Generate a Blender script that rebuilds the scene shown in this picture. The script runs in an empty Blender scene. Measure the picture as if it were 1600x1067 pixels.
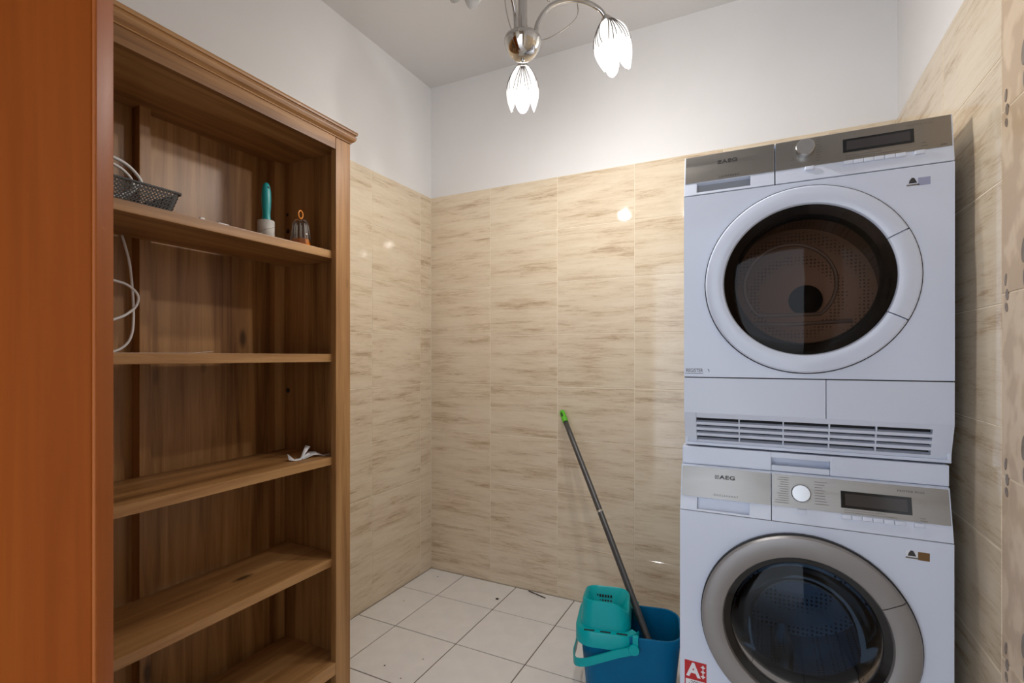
import bpy, bmesh, math, random
from mathutils import Vector, Matrix
random.seed(7)
PI = math.pi
R = math.radians
SC = bpy.context.scene
COL = SC.collection

# ------------------------------------------------------------------ camera
CAM_H = 1.1432
cd = bpy.data.cameras.new('camera')
cd.sensor_width = 36.0
cd.lens = 786.11 / 1600 * 36.0
cd.shift_y = (557.07 - 533.5) / 1600
cd.clip_start = 0.02
cam = bpy.data.objects.new('camera', cd)
COL.objects.link(cam)
cam.location = (0, 0, CAM_H)
cam.rotation_euler = (R(90), 0, R(26.5))
SC.camera = cam

# ------------------------------------------------------------------ world, exposure
HALL_STRENGTH = 2.1
HALL_COLOR = (0.80, 0.88, 1.0)
LAMP_W = 9.0
LAMP_COLOR = (1.0, 0.97, 0.93)
w = bpy.data.worlds.new('hall_light')
SC.world = w
w.use_nodes = True
bg = w.node_tree.nodes['Background']
bg.inputs[0].default_value = (*HALL_COLOR, 1)
bg.inputs[1].default_value = HALL_STRENGTH
SC.view_settings.view_transform = 'Standard'
SC.view_settings.look = 'None'
SC.view_settings.gamma = 1.0
SC.view_settings.use_curve_mapping = False
SC.view_settings.exposure = 0.33

# ------------------------------------------------------------------ room dimensions
D = 2.2426          # back wall
XL, XR = -1.6076, 0.432
YF = -0.60          # wall behind the camera
ZC = 2.595
TW, TH = 0.3657, 0.25
GAP = 0.0023

# ------------------------------------------------------------------ materials
def new_mat(name):
    m = bpy.data.materials.new(name)
    m.use_nodes = True
    nt = m.node_tree
    return m, nt, nt.nodes['Principled BSDF']

def plain(name, col, rough=0.5, metal=0.0, spec=0.5, bump=0.0, bscale=200, var=0.0, vscale=8, coat=0.0):
    m, nt, p = new_mat(name)
    p.inputs['Base Color'].default_value = (*col, 1)
    p.inputs['Roughness'].default_value = rough
    p.inputs['Metallic'].default_value = metal
    p.inputs['Specular IOR Level'].default_value = spec
    p.inputs['Coat Weight'].default_value = coat
    tc = nt.nodes.new('ShaderNodeTexCoord')
    n = nt.nodes.new('ShaderNodeTexNoise')
    n.inputs['Scale'].default_value = vscale
    n.inputs['Detail'].default_value = 5
    nt.links.new(tc.outputs['Object'], n.inputs['Vector'])
    if var:
        r = nt.nodes.new('ShaderNodeValToRGB')
        r.color_ramp.elements[0].position = 0.3
        r.color_ramp.elements[1].position = 0.7
        r.color_ramp.elements[0].color = (*[c * (1 - var) for c in col], 1)
        r.color_ramp.elements[1].color = (*[min(1, c * (1 + var)) for c in col], 1)
        nt.links.new(n.outputs['Fac'], r.inputs['Fac'])
        nt.links.new(r.outputs['Color'], p.inputs['Base Color'])
    if bump:
        n2 = nt.nodes.new('ShaderNodeTexNoise')
        n2.inputs['Scale'].default_value = bscale
        nt.links.new(tc.outputs['Object'], n2.inputs['Vector'])
        b = nt.nodes.new('ShaderNodeBump')
        b.inputs['Strength'].default_value = bump
        b.inputs['Distance'].default_value = 0.001
        nt.links.new(n2.outputs['Fac'], b.inputs['Height'])
        nt.links.new(b.outputs['Normal'], p.inputs['Normal'])
    return m

def math_node(nt, op, a, b=None, c=None):
    n = nt.nodes.new('ShaderNodeMath')
    n.operation = op
    for i, v in enumerate((a, b, c)):
        if v is None:
            continue
        if isinstance(v, (int, float)):
            n.inputs[i].default_value = v
        else:
            nt.links.new(v, n.inputs[i])
    return n.outputs[0]

def obj_coord(nt, scale, rnd=True):
    """object coordinates scaled per axis, shifted at random for each object"""
    tc = nt.nodes.new('ShaderNodeTexCoord')
    mp = nt.nodes.new('ShaderNodeVectorMath')
    mp.operation = 'MULTIPLY'
    mp.inputs[1].default_value = scale
    nt.links.new(tc.outputs['Object'], mp.inputs[0])
    if not rnd:
        return mp.outputs[0]
    oi = nt.nodes.new('ShaderNodeObjectInfo')
    sc = nt.nodes.new('ShaderNodeVectorMath')
    sc.operation = 'SCALE'
    sc.inputs[0].default_value = (61.0, 37.0, 83.0)
    nt.links.new(oi.outputs['Random'], sc.inputs['Scale'])
    ad = nt.nodes.new('ShaderNodeVectorMath')
    ad.operation = 'ADD'
    nt.links.new(mp.outputs[0], ad.inputs[0])
    nt.links.new(sc.outputs[0], ad.inputs[1])
    return ad.outputs[0]

def ramp(nt, fac, stops):
    r = nt.nodes.new('ShaderNodeValToRGB')
    el = r.color_ramp.elements
    while len(el) < len(stops):
        el.new(0.5)
    for e, (p, c) in zip(el, stops):
        e.position = p
        e.color = (*c, 1) if len(c) == 3 else c
    nt.links.new(fac, r.inputs['Fac'])
    return r.outputs['Color']

def noise(nt, vec, scale, detail=4, rough=0.5, dist=0.0):
    n = nt.nodes.new('ShaderNodeTexNoise')
    n.inputs['Scale'].default_value = scale
    n.inputs['Detail'].default_value = detail
    n.inputs['Roughness'].default_value = rough
    n.inputs['Distortion'].default_value = dist
    nt.links.new(vec, n.inputs['Vector'])
    return n.outputs['Fac']

def mixc(nt, fac, a, b, mode='MIX'):
    m = nt.nodes.new('ShaderNodeMix')
    m.data_type = 'RGBA'
    m.blend_type = mode
    for sock, v in ((m.inputs[0], fac), (m.inputs[6], a), (m.inputs[7], b)):
        if isinstance(v, (int, float)):
            sock.default_value = v
        elif isinstance(v, tuple):
            sock.default_value = (*v, 1)
        else:
            nt.links.new(v, sock)
    return m.outputs[2]

def travertine(name, scale, streak=True):
    """cream glazed wall tile with long broken brown streaks"""
    m, nt, p = new_mat(name)
    v = obj_coord(nt, scale)
    fine = noise(nt, v, 1.0, 12, 0.86, 0.7)
    v2 = obj_coord(nt, (scale[0] * 0.42, scale[1] * 0.42, scale[2] * 0.22))
    patch = noise(nt, v2, 1.0, 4, 0.55)
    f = math_node(nt, 'MULTIPLY_ADD', math_node(nt, 'SUBTRACT', patch, 0.5), 0.62, fine)
    c = ramp(nt, f, [(0.31, (0.43, 0.31, 0.20)), (0.39, (0.59, 0.46, 0.315)), (0.47, (0.70, 0.58, 0.425)), (0.62, (0.76, 0.65, 0.495))])
    nt.links.new(c, p.inputs['Base Color'])
    p.inputs['Roughness'].default_value = 0.05
    p.inputs['Specular IOR Level'].default_value = 0.5
    b = nt.nodes.new('ShaderNodeBump')
    b.inputs['Strength'].default_value = 0.02
    b.inputs['Distance'].default_value = 0.001
    nt.links.new(fine, b.inputs['Height'])
    nt.links.new(b.outputs['Normal'], p.inputs['Normal'])
    return m

def wood(name, axis, c_dark, c_mid, c_light, rough=0.42, fine=1.0, knots=True, spec=0.5):
    """stained pine; axis = grain direction"""
    m, nt, p = new_mat(name)
    sc = [26.0, 26.0, 26.0]
    sc[axis] = 1.3
    v = obj_coord(nt, tuple(sc))
    g = noise(nt, v, 1.0 * fine, 8, 0.62, 0.6)
    sc2 = [7.0, 7.0, 7.0]
    sc2[axis] = 0.55
    v2 = obj_coord(nt, tuple(sc2))
    g2 = noise(nt, v2, 1.0, 3, 0.5, 0.9)
    f = math_node(nt, 'MULTIPLY_ADD', math_node(nt, 'SUBTRACT', g2, 0.5), 0.7, g)
    c = ramp(nt, f, [(0.30, c_dark), (0.50, c_mid), (0.70, c_light)])
    # knots
    v3 = obj_coord(nt, tuple((3.0 if i == axis else 7.5) for i in range(3)))
    vo = nt.nodes.new('ShaderNodeTexVoronoi')
    vo.inputs['Scale'].default_value = 1.0
    nt.links.new(v3, vo.inputs['Vector'])
    k = ramp(nt, vo.outputs['Distance'], [(0.05, (1, 1, 1)), (0.13, (0, 0, 0))])
    if knots:
        c = mixc(nt, k, c, tuple(x * 0.45 for x in c_dark))
    nt.links.new(c, p.inputs['Base Color'])
    p.inputs['Roughness'].default_value = rough
    p.inputs['Specular IOR Level'].default_value = spec
    b = nt.nodes.new('ShaderNodeBump')
    b.inputs['Strength'].default_value = 0.10
    b.inputs['Distance'].default_value = 0.001
    nt.links.new(g, b.inputs['Height'])
    nt.links.new(b.outputs['Normal'], p.inputs['Normal'])
    return m

def brushed(name, col, axis=0, rough=0.28):
    m, nt, p = new_mat(name)
    sc = [500.0, 500.0, 500.0]
    sc[axis] = 2.0
    v = obj_coord(nt, tuple(sc), False)
    g = noise(nt, v, 1.0, 3, 0.5)
    p.inputs['Metallic'].default_value = 1.0
    c = ramp(nt, g, [(0.3, tuple(x * 0.96 for x in col)), (0.7, col)])
    nt.links.new(c, p.inputs['Base Color'])
    r = math_node(nt, 'MULTIPLY_ADD', g, 0.04, rough - 0.02)
    nt.links.new(r, p.inputs['Roughness'])
    p.inputs['Anisotropic'].default_value = 0.3
    return m

def dark_glass(name, tint, refl=1.0):
    m, nt, p = new_mat(name)
    out = nt.nodes['Material Output']
    nt.nodes.remove(p)
    t = nt.nodes.new('ShaderNodeBsdfTransparent')
    t.inputs[0].default_value = (*tint, 1)
    g = nt.nodes.new('ShaderNodeBsdfGlossy')
    g.inputs['Roughness'].default_value = 0.03
    g.inputs['Color'].default_value = (refl, refl, refl, 1)
    fr = nt.nodes.new('ShaderNodeFresnel')
    fr.inputs['IOR'].default_value = 1.5
    mx = nt.nodes.new('ShaderNodeMixShader')
    nt.links.new(fr.outputs[0], mx.inputs[0])
    nt.links.new(t.outputs[0], mx.inputs[1])
    nt.links.new(g.outputs[0], mx.inputs[2])
    nt.links.new(mx.outputs[0], out.inputs['Surface'])
    return m

def frosted(name, col, glow=0.0, glow_col=(1, 0.97, 0.92), through=1.0):
    m, nt, p = new_mat(name)
    p.inputs['Base Color'].default_value = (*col, 1)
    p.inputs['Roughness'].default_value = 0.25
    p.inputs['Subsurface Weight'].default_value = 0.0
    out = nt.nodes['Material Output']
    tr = nt.nodes.new('ShaderNodeBsdfTranslucent')
    tr.inputs[0].default_value = (*[c * through for c in col], 1)
    mx = nt.nodes.new('ShaderNodeMixShader')
    mx.inputs[0].default_value = 0.3
    nt.links.new(p.outputs[0], mx.inputs[1])
    nt.links.new(tr.outputs[0], mx.inputs[2])
    if glow:
        p.inputs['Emission Color'].default_value = (*glow_col, 1)
        p.inputs['Emission Strength'].default_value = glow
    nt.links.new(mx.outputs[0], out.inputs['Surface'])
    return m

def perforated(name, col, hole, scale, metal=1.0, rough=0.35):
    m, nt, p = new_mat(name)
    v = obj_coord(nt, (scale, scale, scale), False)
    vo = nt.nodes.new('ShaderNodeTexVoronoi')
    vo.inputs['Randomness'].default_value = 0.15
    vo.inputs['Scale'].default_value = 1.0
    nt.links.new(v, vo.inputs['Vector'])
    c = ramp(nt, vo.outputs['Distance'], [(0.24, hole), (0.34, col)])
    nt.links.new(c, p.inputs['Base Color'])
    p.inputs['Metallic'].default_value = metal
    p.inputs['Roughness'].default_value = rough
    return m

M = {}
M['paint'] = plain('white_wall_paint', (0.77, 0.755, 0.745), 0.7, bump=0.15, bscale=120, var=0.01)
M['front_paint'] = plain('beige_wall_paint', (0.50, 0.42, 0.33), 0.7, bump=0.1, bscale=120)
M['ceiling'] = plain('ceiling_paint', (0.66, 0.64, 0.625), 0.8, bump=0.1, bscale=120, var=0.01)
M['grout'] = plain('cream_grout', (0.82, 0.73, 0.58), 0.8, bump=0.3, bscale=300)
M['floor_grout'] = plain('brown_floor_grout', (0.115, 0.075, 0.05), 0.9, bump=0.3, bscale=300)
M['tile'] = travertine('travertine_wall_tile', (8.0, 8.0, 105.0))
M['floor_tile'] = plain('off_white_floor_tile', (0.86, 0.84, 0.82), 0.33, var=0.035, vscale=14, bump=0.08, bscale=60)
PD, PM, PL = (0.175, 0.075, 0.021), (0.34, 0.166, 0.055), (0.47, 0.258, 0.100)
M['pine_x'] = wood('stained_pine_across', 0, PD, PM, PL)
M['pine_y'] = wood('stained_pine_along', 1, PD, PM, PL)
M['pine_z'] = wood('stained_pine_upright', 2, PD, PM, PL)
M['cherry'] = wood('cherry_veneer', 2, (0.215, 0.045, 0.003), (0.245, 0.054, 0.004), (0.28, 0.064, 0.006), rough=0.55, spec=0.08, fine=0.8, knots=False)
M['cherry_edge'] = wood('cherry_veneer_edge', 2, (0.27, 0.070, 0.012), (0.31, 0.083, 0.015), (0.34, 0.096, 0.018), rough=0.4, spec=0.2, knots=False)
M['enamel'] = plain('white_enamel', (0.68, 0.74, 0.88), 0.16, var=0.004)
M['white_plastic'] = plain('white_plastic', (0.67, 0.725, 0.85), 0.30)
M['steel'] = brushed('brushed_steel', (0.31, 0.295, 0.275), 0, 0.36)
M['knob_steel'] = brushed('turned_steel', (0.55, 0.55, 0.55), 2, 0.22)
M['silver'] = plain('silver_plastic', (0.27, 0.255, 0.25), 0.36, 0.4)
M['chrome'] = plain('chrome', (0.62, 0.60, 0.57), 0.08, 1.0)
M['black_gloss'] = plain('black_gloss_plastic', (0.008, 0.009, 0.010), 0.10)
M['black'] = plain('black_plastic', (0.012, 0.012, 0.013), 0.5)
M['gap'] = plain('dark_gap', (0.02, 0.02, 0.022), 0.8)
M['lcd'] = plain('unlit_display', (0.045, 0.04, 0.04), 0.12)
M['ink'] = plain('grey_print', (0.035, 0.033, 0.033), 0.5)
M['ink_soft'] = plain('soft_grey_print', (0.16, 0.145, 0.13), 0.5)
M['glass_dryer'] = dark_glass('smoked_door_glass', (0.36, 0.285, 0.245), 0.3)
M['glass_washer'] = dark_glass('clear_door_glass', (0.36, 0.44, 0.52), 0.33)
M['glass_bowl'] = dark_glass('inner_bowl_glass', (0.70, 0.76, 0.82), 0.25)
M['drum'] = perforated('perforated_drum', (0.40, 0.31, 0.24), (0.16, 0.12, 0.09), 90)
M['drum_blue'] = perforated('perforated_steel_drum', (0.34, 0.40, 0.46), (0.03, 0.035, 0.04), 75)
M['rubber'] = plain('dark_door_gasket', (0.03, 0.03, 0.032), 0.45)
M['bowl'] = plain('grey_window_bowl', (0.45, 0.44, 0.44), 0.12, spec=0.8)
M['bucket'] = plain('petrol_blue_plastic', (0.0, 0.125, 0.27), 0.4, var=0.06, vscale=18, spec=0.15)
M['turquoise'] = plain('turquoise_plastic', (0.0, 0.37, 0.39), 0.28, spec=0.25)
M['lint_teal'] = plain('teal_rubber', (0.004, 0.25, 0.25), 0.4)
M['pole'] = plain('grey_metal_pole', (0.085, 0.083, 0.083), 0.35, 0.4, var=0.1, vscale=40)
M['green'] = plain('lime_green_plastic', (0.11, 0.50, 0.02), 0.4)
M['basket'] = plain('dark_grey_basket_plastic', (0.085, 0.086, 0.085), 0.4)
M['cable'] = plain('white_cable', (0.74, 0.72, 0.72), 0.35)
M['paper'] = plain('white_paper', (0.78, 0.78, 0.80), 0.7)
M['lint_paper'] = plain('grey_sticky_sheet', (0.50, 0.47, 0.43), 0.7, var=0.12, vscale=60)
M['clear'] = dark_glass('clear_plastic', (0.80, 0.78, 0.76))
M['orange'] = plain('orange_plastic', (0.72, 0.23, 0.015), 0.35)
M['red'] = plain('red_sticker', (0.50, 0.008, 0.012), 0.45)
M['sticker_white'] = plain('white_sticker', (0.80, 0.82, 0.86), 0.45)
M['sticker_blue'] = plain('pale_blue_sticker', (0.33, 0.36, 0.52), 0.5)
M['sticker_brown'] = plain('brown_sticker', (0.17, 0.085, 0.02), 0.5)
M['shade_on'] = frosted('lit_frosted_glass', (0.9, 0.88, 0.86), 1.5, through=0.012)
M['shade_off'] = frosted('unlit_frosted_glass', (0.62, 0.60, 0.58))
M['shade_line'] = plain('grey_painted_line', (0.16, 0.13, 0.12), 0.4)
M['dirt'] = plain('dark_crumb', (0.06, 0.045, 0.035), 0.9)
M['grey_plastic'] = plain('grey_device_plastic', (0.30, 0.31, 0.33), 0.4)
M['motif'] = plain('dark_grey_brown_glaze', (0.22, 0.17, 0.13), 0.3, var=0.2, vscale=60)
mb = bpy.data.materials.new('glowing_bulb')
mb.use_nodes = True
pb = mb.node_tree.nodes['Principled BSDF']
pb.inputs['Emission Color'].default_value = (1, 0.97, 0.93, 1)
pb.inputs['Emission Strength'].default_value = 3
M['bulb'] = mb

def decor_tile():
    m, nt, p = new_mat('swirled_decor_tile')
    v = obj_coord(nt, (3.0, 3.0, 2.2))
    wv = nt.nodes.new('ShaderNodeTexWave')
    wv.inputs['Scale'].default_value = 3.4
    wv.inputs['Distortion'].default_value = 9.0
    wv.inputs['Detail'].default_value = 3.0
    wv.inputs['Detail Scale'].default_value = 1.2
    nt.links.new(v, wv.inputs['Vector'])
    c = ramp(nt, wv.outputs['Fac'], [(0.15, (0.56, 0.415, 0.27)), (0.6, (0.655, 0.50, 0.34)), (0.9, (0.71, 0.56, 0.395))])
    nt.links.new(c, p.inputs['Base Color'])
    p.inputs['Roughness'].default_value = 0.3
    b = nt.nodes.new('ShaderNodeBump')
    b.inputs['Strength'].default_value = 0.15
    b.inputs['Distance'].default_value = 0.001
    nt.links.new(wv.outputs['Fac'], b.inputs['Height'])
    nt.links.new(b.outputs['Normal'], p.inputs['Normal'])
    return m
M['decor'] = decor_tile()

# ------------------------------------------------------------------ mesh helpers (all in world coordinates)
def wloc(o):
    v = Vector((0, 0, 0))
    while o is not None:
        v += o.location
        o = o.parent
    return v

def tag(o, label=None, cat=None, group=None, kind=None):
    if label: o['label'] = label
    if cat: o['category'] = cat
    if group: o['group'] = group
    if kind: o['kind'] = kind
    return o

def obj(name, bm, mat, parent=None, smooth=False, angle=35, origin=None):
    """links a bmesh built in world coordinates as one object, origin at its centre"""
    if smooth:
        for f in bm.faces:
            f.smooth = True
        lim = R(angle)
        for e in bm.edges:
            if len(e.link_faces) == 2:
                if e.calc_face_angle(0) > lim:
                    e.smooth = False
    co = [v.co for v in bm.verts]
    if origin is None:
        lo = Vector([min(c[i] for c in co) for i in range(3)])
        hi = Vector([max(c[i] for c in co) for i in range(3)])
        origin = (lo + hi) / 2
    origin = Vector(origin)
    bmesh.ops.translate(bm, verts=bm.verts, vec=-origin)
    me = bpy.data.meshes.new(name)
    bm.to_mesh(me)
    bm.free()
    me.materials.append(M[mat] if isinstance(mat, str) else mat)
    o = bpy.data.objects.new(name, me)
    COL.objects.link(o)
    o.location = origin - (wloc(parent) if parent else Vector((0, 0, 0)))
    o.parent = parent
    return o

def thing(name, label, cat, loc, group=None):
    o = bpy.data.objects.new(name, None)
    o.empty_display_size = 0.05
    COL.objects.link(o)
    o.location = loc
    return tag(o, label, cat, group)

def NB():
    return bmesh.new()

def box(bm, x0, x1, y0, y1, z0, z1, bev=0.0, mat=None, seg=2):
    """box between bounds, bevelled, optionally transformed by mat"""
    t = bmesh.new()
    bmesh.ops.create_cube(t, size=1)
    for v in t.verts:
        v.co = Vector(((x0 + x1) / 2 + v.co.x * (x1 - x0), (y0 + y1) / 2 + v.co.y * (y1 - y0), (z0 + z1) / 2 + v.co.z * (z1 - z0)))
    if bev:
        bmesh.ops.bevel(t, geom=list(t.edges), offset=bev, segments=seg, profile=0.7, affect='EDGES')
    if mat is not None:
        bmesh.ops.transform(t, matrix=mat, verts=t.verts)
    merge(bm, t)
    return bm

def merge(bm, t):
    idx = {}
    for v in t.verts:
        idx[v] = bm.verts.new(v.co)
    for f in t.faces:
        try:
            nf = bm.faces.new([idx[v] for v in f.verts])
            nf.smooth = f.smooth
        except ValueError:
            pass
    t.free()

def tube(bm, pts, rad, n=10, caps=True, closed=False):
    """round tube along points; rad is a number or one per point"""
    pts = [Vector(p) for p in pts]
    m = len(pts)
    rads = rad if isinstance(rad, (list, tuple)) else [rad] * m
    rings = []
    up = None
    for i, p in enumerate(pts):
        if closed:
            d = pts[(i + 1) % m] - pts[i - 1]
        else:
            d = pts[min(i + 1, m - 1)] - pts[max(i - 1, 0)]
        d.normalize()
        if up is None:
            up = Vector((0, 0, 1)) if abs(d.z) < 0.9 else Vector((1, 0, 0))
        a = d.cross(up)
        if a.length < 1e-6:
            a = d.cross(Vector((0, 1, 0)))
        a.normalize()
        b = a.cross(d)
        up = b
        rings.append([bm.verts.new(p + (a * math.cos(2 * PI * k / n) + b * math.sin(2 * PI * k / n)) * rads[i]) for k in range(n)])
    rng = range(m if closed else m - 1)
    for i in rng:
        r0, r1 = rings[i], rings[(i + 1) % m]
        for k in range(n):
            f = bm.faces.new([r0[k], r0[(k + 1) % n], r1[(k + 1) % n], r1[k]])
            f.smooth = True
    if caps and not closed:
        bm.faces.new(rings[0][::-1])
        bm.faces.new(rings[-1])
    return bm

def smooth_path(ctrl, n=8):
    """Catmull-Rom through control points"""
    c = [Vector(p) for p in ctrl]
    c = [c[0] * 2 - c[1]] + c + [c[-1] * 2 - c[-2]]
    out = []
    for i in range(1, len(c) - 2):
        for k in range(n):
            t = k / n
            p0, p1, p2, p3 = c[i - 1:i + 3]
            out.append(0.5 * ((2 * p1) + (p2 - p0) * t + (2 * p0 - 5 * p1 + 4 * p2 - p3) * t * t + (3 * p1 - p0 - 3 * p2 + p3) * t ** 3))
    out.append(c[-2])
    return out

def spin_y(bm, prof, cx, cz, a0=0, a1=2 * PI, n=72, closed_prof=True):
    """profile [(r, y)] turned round an axis parallel to Y through (cx, cz)"""
    full = abs(a1 - a0 - 2 * PI) < 1e-6
    cnt = n if full else n + 1
    rings = []
    for k in range(cnt):
        a = a0 + (a1 - a0) * k / n
        rings.append([bm.verts.new((cx + r * math.cos(a), y, cz + r * math.sin(a))) for r, y in prof])
    m = len(prof)
    for k in range(n):
        r0, r1 = rings[k], rings[(k + 1) % cnt]
        for i in range(m if closed_prof else m - 1):
            j = (i + 1) % m
            f = bm.faces.new([r0[i], r0[j], r1[j], r1[i]])
            f.smooth = True
    if not full and closed_prof:
        bm.faces.new(rings[0])
        bm.faces.new(rings[-1][::-1])
    return bm

def spin_z(bm, prof, cx, cy, n=24, cap0=False, cap1=False, mat=None):
    """profile [(r, z)] turned round a vertical axis"""
    rings = []
    for r, z in prof:
        ring = []
        for k in range(n):
            p = Vector((cx + r * math.cos(2 * PI * k / n), cy + r * math.sin(2 * PI * k / n), z))
            if mat is not None:
                p = mat @ p
            ring.append(bm.verts.new(p))
        rings.append(ring)
    for a, b in zip(rings, rings[1:]):
        for k in range(n):
            f = bm.faces.new([a[k], a[(k + 1) % n], b[(k + 1) % n], b[k]])
            f.smooth = True
    if cap0: bm.faces.new(rings[0][::-1])
    if cap1: bm.faces.new(rings[-1])
    return bm

def disc_y(bm, cx, y, cz, r, n=64):
    bm.faces.new([bm.verts.new((cx + r * math.cos(2 * PI * k / n), y, cz + r * math.sin(2 * PI * k / n))) for k in range(n)])
    return bm

def plate_hole(bm, x0, x1, z0, z1, y0, y1, cx, cz, r, n=72):
    """flat plate facing -Y with a round hole through it"""
    def outer(a):
        dx, dz = math.cos(a), math.sin(a)
        t = min(((x1 - cx) / dx if dx > 1e-9 else (x0 - cx) / dx if dx < -1e-9 else 1e9),
                ((z1 - cz) / dz if dz > 1e-9 else (z0 - cz) / dz if dz < -1e-9 else 1e9))
        return cx + dx * t, cz + dz * t
    angs = sorted([2 * PI * k / n for k in range(n)] + [math.atan2(z - cz, x - cx) % (2 * PI) for x in (x0, x1) for z in (z0, z1)])
    m = len(angs)
    L = []
    for a in angs:
        ox, oz = outer(a)
        ix, iz = cx + r * math.cos(a), cz + r * math.sin(a)
        L.append([bm.verts.new(p) for p in ((ox, y0, oz), (ix, y0, iz), (ix, y1, iz), (ox, y1, oz))])
    for k in range(m):
        a, b = L[k], L[(k + 1) % m]
        for i in range(4):
            j = (i + 1) % 4
            bm.faces.new([a[i], b[i], b[j], a[j]])
    return bm

def prism(bm, poly, axis, lo, hi):
    """polygon given in the two other axes, extruded along axis"""
    def P(u, v, w_):
        return {0: (w_, u, v), 1: (u, w_, v), 2: (u, v, w_)}[axis]
    a = [bm.verts.new(P(u, v, lo)) for u, v in poly]
    b = [bm.verts.new(P(u, v, hi)) for u, v in poly]
    n = len(poly)
    bm.faces.new(a)
    bm.faces.new(b[::-1])
    for i in range(n):
        j = (i + 1) % n
        bm.faces.new([a[j], a[i], b[i], b[j]])
    bmesh.ops.recalc_face_normals(bm, faces=bm.faces)
    return bm

def text(name, body, size, mat, parent, center, rotx=90.0, rotz=0.0, depth=0.0004, sx=1.0, spacing=1.0, bold=0.0):
    cu = bpy.data.curves.new(name, 'FONT')
    cu.body = body
    cu.size = size
    cu.align_x = 'CENTER'
    cu.align_y = 'CENTER'
    cu.extrude = depth / 2
    cu.space_character = spacing
    cu.offset = bold
    tmp = bpy.data.objects.new(name, cu)
    COL.objects.link(tmp)
    bpy.context.view_layer.update()
    me = bpy.data.meshes.new_from_object(tmp.evaluated_get(bpy.context.evaluated_depsgraph_get()))
    bpy.data.objects.remove(tmp)
    bpy.data.curves.remove(cu)
    b = NB()
    b.from_mesh(me)
    bpy.data.meshes.remove(me)
    mt = Matrix.Translation(Vector(center)) @ Matrix.Rotation(R(rotz), 4, 'Z') @ Matrix.Rotation(R(rotx), 4, 'X') @ Matrix.Diagonal((sx, 1, 1, 1))
    bmesh.ops.transform(b, matrix=mt, verts=b.verts)
    for f in b.faces:
        f.material_index = 0
    return obj(name, b, mat, parent)

def ring_sections(bm, secs, caps=(False, False)):
    """skin a list of equally long point loops"""
    rings = [[bm.verts.new(p) for p in s] for s in secs]
    n = len(rings[0])
    for a, b in zip(rings, rings[1:]):
        for k in range(n):
            f = bm.faces.new([a[k], a[(k + 1) % n], b[(k + 1) % n], b[k]])
            f.smooth = True
    if caps[0]: bm.faces.new(rings[0][::-1])
    if caps[1]: bm.faces.new(rings[-1])
    return bm

def rrect(hx, hy, r, z, n=6, cx=0, cy=0):
    """rounded rectangle loop"""
    pts = []
    for (sx, sy, a0) in ((1, 1, 0), (-1, 1, PI / 2), (-1, -1, PI), (1, -1, 3 * PI / 2)):
        for k in range(n + 1):
            a = a0 + PI / 2 * k / n
            pts.append(Vector((cx + sx * (hx - r) + r * math.cos(a), cy + sy * (hy - r) + r * math.sin(a), z)))
    return pts

# ------------------------------------------------------------------ the room
T = 0.008   # tile thickness
floor = tag(obj('floor', box(NB(), XL - 0.15, XR + 0.15, YF - 1.2, D + 0.15, -0.10, -0.0025), 'floor_grout'), 'floor of square off-white tiles with brown joints', 'floor', kind='structure')
ceiling = tag(obj('ceiling', box(NB(), XL - 0.15, XR + 0.15, YF - 0.12, D + 0.15, ZC, ZC + 0.1), 'ceiling'), 'plain white painted ceiling', 'ceiling', kind='structure')

def wall(name, b_tile, b_paint, label):
    o = thing(name, label, 'wall', (0, 0, 0))
    o['kind'] = 'structure'
    obj('tile_bed', b_tile, 'grout', o)
    obj('painted_wall', b_paint, 'paint', o)
    return o
wb = wall('wall_back', box(NB(), XL - 0.15, XR + 0.15, D + 0.0014, D + 0.15, -0.1, 2.0), box(NB(), XL - 0.15, XR + 0.15, D + 0.003, D + 0.15, 2.0, ZC),
          'back wall with cream travertine tiles below white paint')
wl = wall('wall_left', box(NB(), XL - 0.15, XL - 0.0014, YF - 0.12, D + 0.0025, -0.1, 2.0), box(NB(), XL - 0.15, XL - 0.003, YF - 0.12, D + 0.003, 2.0, ZC),
          'left wall behind the bookcase, cream tiles below white paint')
wr = wall('wall_right', box(NB(), XR + 0.0014, XR + 0.15, YF - 0.12, D + 0.0025, -0.1, 2.0), box(NB(), XR + 0.003, XR + 0.15, YF - 0.12, D + 0.003, 2.0, ZC),
          'right wall beside the stacked machines with a swirled decor tile column')
# wall behind the camera with the doorway to the hall
b = NB()
box(b, 0.22, XR, YF - 0.12, YF, 0, ZC)
box(b, XL, -0.98, YF - 0.12, YF, 0, ZC)
box(b, -0.98, 0.22, YF - 0.12, YF, 2.05, ZC)
wf = tag(obj('wall_front', b, 'front_paint'), 'beige front wall with the doorway', 'wall', kind='structure')

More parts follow.
